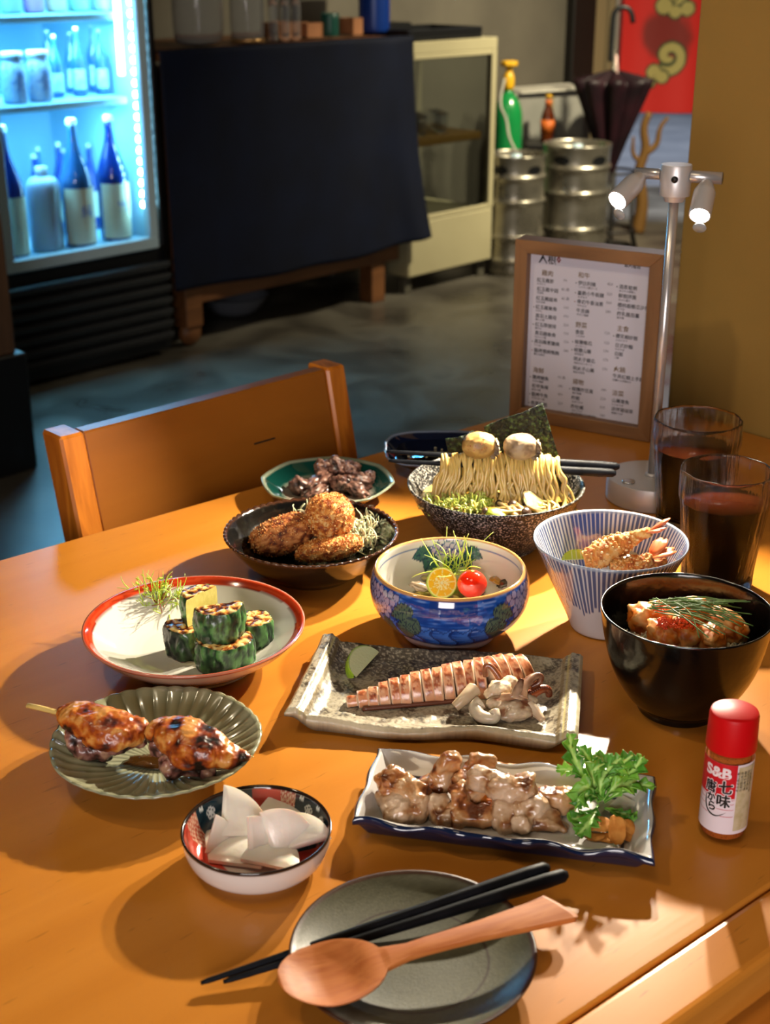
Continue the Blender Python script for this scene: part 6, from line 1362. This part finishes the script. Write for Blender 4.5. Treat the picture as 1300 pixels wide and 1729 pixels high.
solid('tentacle_base', [(tl(872, 1198, .015), (.016, .011, .0075)), (tl(888, 1184, .018), (.009, .009, .007)), (tl(850, 1188, .016), (.014, .007, .006)), (tl(860, 1208, .012), (.010, .007, .005))], .0011, ST, 120, 2, .0010, 140, .0004, 500, m_sq, tn_)
solid('squid_chunk', [(tl(844, 1162, .022), (.010, .009, .006)), (tl(860, 1156, .021), (.008, .008, .007)), (tl(834, 1172, .018), (.009, .006, .005))], .0011, [(0, '#b09478'), (.5, '#ccb89c'), (.9, '#d4c4a8')], 120, 5, .0012, 160, .0004, 500, m_sq, tn_)
def tent(pts, r0, r1, c0_, c1_, suck=False, n=44):
    q = smoothpath([tl(*a) for a in pts], n); rr = np.linspace(r0, r1, n); V, F = tube(q, rr, 12); t_ = np.repeat(np.linspace(0, 1, n), 12)[:, None]
    w = nzv(V, 180, 3)[:, None]; C = lerp(np.array(hx(c0_)), np.array(hx(c1_)), np.clip(t_**.8+w*.5, 0, 1)); o = mk('tentacle', (V, F), m_sq, tn_, col=C)
    if suck:
        L_ = []; 
        for i in range(3, n-6, 3):
            for sd in (-1, 1): v, f = ico(1); L_.append((v*rr[i]*.33+q[i]+np.array((0, -rr[i]*.75, sd*rr[i]*.5+rr[i]*.3)), f))
        mk('suckers', join(L_), mat('sucker_brown', '#5c2c18', rough=.4) if 'sucker_brown' not in bpy.data.materials else bpy.data.materials['sucker_brown'], o, kind='stuff')
tent([(800, 1165, .022), (786, 1178, .020), (768, 1194, .014)], .0065, .0040, '#c8b498', '#c0a888')
tent([(812, 1186, .018), (800, 1195, .015), (812, 1212, .014), (838, 1214, .014), (834, 1200, .018)], .0060, .0042, '#c8b8a0', '#d0c4b0')
tent([(893, 1190, .018), (905, 1202, .015), (916, 1216, .012)], .0050, .0028, '#c4b098', '#b8a088')
tent([(880, 1180, .024), (882, 1160, .030), (900, 1142, .034), (914, 1140, .034), (913, 1152, .030), (897, 1160, .026)], .0052, .0016, '#a07c60', '#5a2c18')
tent([(872, 1178, .024), (876, 1160, .032), (881, 1146, .038)], .0058, .0018, '#b09478', '#4a2414')
tent([(885, 1178, .020), (900, 1170, .022), (915, 1162, .024), (926, 1164, .022), (927, 1174, .016)], .0048, .0028, '#9a4c28', '#5c2410', True)
tent([(820, 1142, .030), (818, 1126, .038), (826, 1122, .040), (838, 1136, .034), (844, 1146, .030)], .0022, .0026, '#6a4028', '#8a4c28')
tent([(850, 1178, .022), (866, 1176, .026), (876, 1168, .028)], .0040, .0020, '#b09070', '#7c4c34')
citrus_wedge('large pale green lime wedge at the upper left of the squid plate', wloc(621, 1122, .013), .0235, .0185, atan2((P(645, 1085)-P(585, 1150)).y, (P(645, 1085)-P(585, 1150)).x), (radians(38), 0), '#c6cc9e', '#7c9c20')

# --- chicken on the blue-edged plate
CK = [(.05, '#5a3018'), (.2, '#8c5a34'), (.36, '#a47e58'), (.6, '#b49474'), (.85, '#c0a488')]
CK2 = [(.08, '#5a2c12'), (.22, '#8c5028'), (.38, '#a46c3c'), (.6, '#b08458'), (.85, '#b89470')]
m_ck = mat('grilled_chicken', vcol=True, rough=.3, coat=.5, crough=.15, bump=.4, bscale=330, bdist=.0005, sss=.12, sssr=.003)
def ck(label, parts, seed, st_=CK, voxel=.0011):
    c = P(parts[0][0], parts[0][1], TZ+parts[0][2]); L_ = []
    for x, y, h, a, b, c_, *ro in parts: L_.append((P(x, y, TZ+h)-c, (a*.93, b*.90, c_*.88), ro[0] if ro else (.35*sin(seed*2.1+len(L_)), .35*cos(seed*1.7+len(L_)*2), seed*.8+len(L_))))
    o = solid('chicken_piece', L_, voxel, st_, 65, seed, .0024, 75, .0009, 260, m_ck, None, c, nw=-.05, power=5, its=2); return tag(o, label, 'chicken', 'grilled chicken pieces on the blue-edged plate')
ck('large folded grilled chicken piece at the left end of the plate', [(680, 1325, .026, .019, .011, .0065, (.3, .35, -.5)), (662, 1320, .024, .013, .012, .006, (.2, -.3, .4)), (700, 1345, .018, .013, .011, .009)], 1, CK2)
ck('round lower grilled chicken piece under the folded one at the left', [(672, 1358, .015, .018, .013, .010), (695, 1362, .013, .016, .012, .009), (660, 1348, .014, .011, .012, .009)], 2)
ck('upright grilled chicken piece standing second from the left', [(752, 1300, .030, .009, .007, .018, (.2, .35, .2)), (746, 1318, .022, .009, .008, .010)], 3, CK2)
ck('small browned chicken piece at the foot of the upright one', [(726, 1322, .018, .011, .009, .007), (738, 1332, .016, .009, .009, .007)], 4, CK2)
ck('narrow grilled chicken piece at the front, third from the left', [(743, 1366, .014, .009, .012, .009, (.3, 0, .2)), (748, 1380, .012, .007, .008, .007)], 5)
ck('broad wedge-shaped chicken piece at the front centre', [(778, 1350, .020, .008, .010, .014, (0, -.3, 0)), (792, 1374, .014, .019, .010, .007, (.3, 0, -.15)), (775, 1376, .013, .010, .010, .008)], 6, CK2)
ck('crumpled chicken piece behind the wedge-shaped one', [(783, 1324, .024, .010, .010, .010), (798, 1338, .020, .010, .008, .008)], 7, CK2)
ck('browned chicken piece at the back, behind the long slice', [(813, 1290, .024, .012, .008, .009), (800, 1302, .020, .009, .008, .010)], 8, CK2)
ck('long thick pale chicken slice lying on top of the heap', [(825, 1318, .034, .018, .007, .0095, (.2, .12, -.12)), (860, 1330, .032, .019, .008, .0105, (.2, .15, -.12)), (885, 1328, .031, .010, .009, .0095)], 9)
ck('small orange-brown scrap under the long slice', [(826, 1354, .014, .010, .007, .007), (820, 1362, .012, .006, .005, .005)], 10, [(0, '#6a2c08'), (.5, '#a85c14'), (.9, '#c07820')])
ck('rounded chicken piece at the front, right of the gap', [(853, 1372, .015, .012, .010, .012, (0, .2, 0)), (858, 1388, .012, .009, .008, .008)], 11)
ck('greyish chicken piece with brown edge at the front right', [(889, 1366, .017, .013, .010, .012, (0, -.2, .2)), (882, 1388, .012, .011, .008, .007)], 12)
ck('browned oblong chicken piece at the back right beside the salad', [(938, 1348, .018, .016, .009, .009, (0, .1, -.1)), (952, 1352, .016, .010, .009, .009)], 13, CK2)
ck('thin folded chicken piece with a pointed end beside the salad', [(918, 1385, .012, .015, .010, .005, (.3, 0, 0)), (940, 1392, .009, .010, .007, .004), (910, 1360, .018, .006, .010, .008)], 14)
# salad leaves
def frilly(label_unused, pts, w, seed, parent, org, col0='#3c7c1c', col1='#7cb03c', teeth=7):
    q = smoothpath([tuple(P(a, b, TZ+h)-org) for a, b, h in pts], 130); n = 130; m = 11; V = []; C = []; r = random.Random(seed)
    d = np.gradient(q, axis=0); d /= np.linalg.norm(d, axis=1)[:, None]; upv = np.array((r.uniform(-.3, .3), -.55, .8)); 
    for i in range(n):
        s = i/(n-1); sd = np.cross(d[i], upv); sd /= np.linalg.norm(sd)+1e-9; nn = np.cross(sd, d[i])
        env = .10+.90*sin(pi*min(1, max(0, (s-.10))/.92)**1.15) if s > .10 else .12
        for j in range(m):
            t = -1+2*j/(m-1); ph = s*teeth*.8+(.31 if t > 0 else 0)+seed*.37; saw = (ph % 1); tooth = .30+.70*(saw**1.1 if saw < .80 else (1-saw)/.20)
            ww = w*env*(tooth if abs(t) > .25 else 1); ww = max(ww, .0009)
            fw_ = d[i]*abs(t)*w*.75*env
            z = .0012*sin(s*13+seed+t*1.5)*abs(t)*w/.008+.0014*abs(t)
            V.append(q[i]+sd*ww*t+nn*z+fw_); k = abs(t)
            C.append(lerp(np.array(hx('#a8cc70')), lerp(np.array(hx(col0)), np.array(hx(col1)), .5+.5*sin(s*9+seed)), min(1, k*3)))
    F = [[i*m+j, i*m+j+1, (i+1)*m+j+1, (i+1)*m+j] for i in range(n-1) for j in range(m-1)]
    o = mk('leaf', (V, F), m_leaf, parent, col=np.array(C)); sm = o.modifiers.new('s', 'SOLIDIFY'); sm.thickness = .0004; return o
go = wloc(1012, 1370, .012); gs = thing('salad_greens', 'upright bunch of jagged green mizuna leaves at the right end of the blue-edged plate', 'salad', go, 0)
LF = [([(1000, 1350, .018), (985, 1308, .034), (965, 1275, .046), (962, 1240, .060)], .0085), ([(1005, 1345, .018), (990, 1310, .032), (965, 1300, .034), (940, 1300, .034)], .0060), ([(1010, 1345, .018), (1005, 1300, .040), (990, 1275, .050), (978, 1262, .052)], .0070),
      ([(1015, 1350, .018), (1030, 1310, .036), (1050, 1290, .044), (1068, 1276, .050)], .0085), ([(1020, 1350, .016), (1045, 1315, .032), (1072, 1300, .038), (1084, 1278, .046)], .0085), ([(1015, 1345, .020), (1022, 1305, .042), (1018, 1285, .050), (1005, 1274, .054)], .0080),
      ([(1020, 1355, .014), (1050, 1335, .024), (1080, 1325, .026), (1104, 1328, .024)], .0055), ([(1010, 1355, .016), (1000, 1340, .028), (985, 1345, .026), (968, 1350, .022)], .0075), ([(1010, 1360, .012), (1000, 1380, .016), (990, 1395, .014), (975, 1410, .010)], .0080),
      ([(1012, 1350, .022), (998, 1330, .034), (985, 1330, .034), (975, 1360, .022)], .0080), ([(1018, 1352, .020), (1035, 1330, .032), (1055, 1325, .032), (1075, 1318, .030)], .0090), ([(1014, 1350, .024), (1012, 1325, .040), (1025, 1300, .046), (1048, 1280, .052)], .0080),
      ([(1008, 1368, .012), (985, 1378, .014), (968, 1385, .012), (965, 1372, .016)], .0060), ([(1020, 1365, .012), (1045, 1372, .012), (1062, 1378, .010), (1080, 1385, .009)], .0045), ([(1030, 1370, .011), (1060, 1388, .010), (1082, 1385, .010)], .0042), ([(1012, 1348, .024), (1000, 1322, .042), (1002, 1300, .048), (1020, 1290, .054)], .0075)]
for k, (pt_, w) in enumerate(LF): frilly('', pt_, w*1.25, k, gs, go, ['#2f6a14', '#3c7c1c', '#4a8a28'][k % 3], ['#6aa034', '#7cb03c', '#5c9430'][k % 3], 6+k % 3)
m_gar = mat('garlic_chip', ramp=[(.3, '#b8702c'), (.6, '#d09048'), (.85, '#c07c38')], scale=120, rough=.65, spec=.2, sss=.05, bump=.3, bscale=400)
for k, (x, y, h, a, b, rt, lb) in enumerate([(1008, 1391, .0125, .0105, .0065, (.25, -.15, -.4), 'large one at the left'), (1041, 1402, .0150, .0060, .0105, (.45, .15, -.1), 'upright one in the middle'), (1066, 1396, .0110, .0055, .0065, (.3, .3, .3), 'small one at the right'), (1003, 1413, .0082, .0075, .0040, (.1, 0, -.3), 'flat one at the front left'), (1022, 1414, .0085, .0080, .0045, (.1, .1, -.2), 'flat one under the middle chip'), (1062, 1412, .0088, .0080, .0050, (.2, .1, .5), 'flat one at the front right')]):
    V, F = blob((a, b, .0009), k, .15, 1.2, .04, 4, 4, 2.4); V[:, 2] += .0022*(V[:, 0]/a)**2*(1 if k % 2 else -1)
    o = mk('garlic_chip', (V, F), m_gar, loc=wloc(x, y, h), rot=rt); tag(o, 'golden fried garlic chip, '+lb, 'garlic', 'garlic chips on the blue-edged plate')
o = mk('onion_square', xf(box(.022, .020, .0016, .0006, 2), (0, 0, 0)), m_rad, loc=wloc(1056, 1365, .0095), rot=(radians(8), 0, radians(52)), smooth=False); tag(o, 'square white radish sliver behind the garlic chips', 'radish')
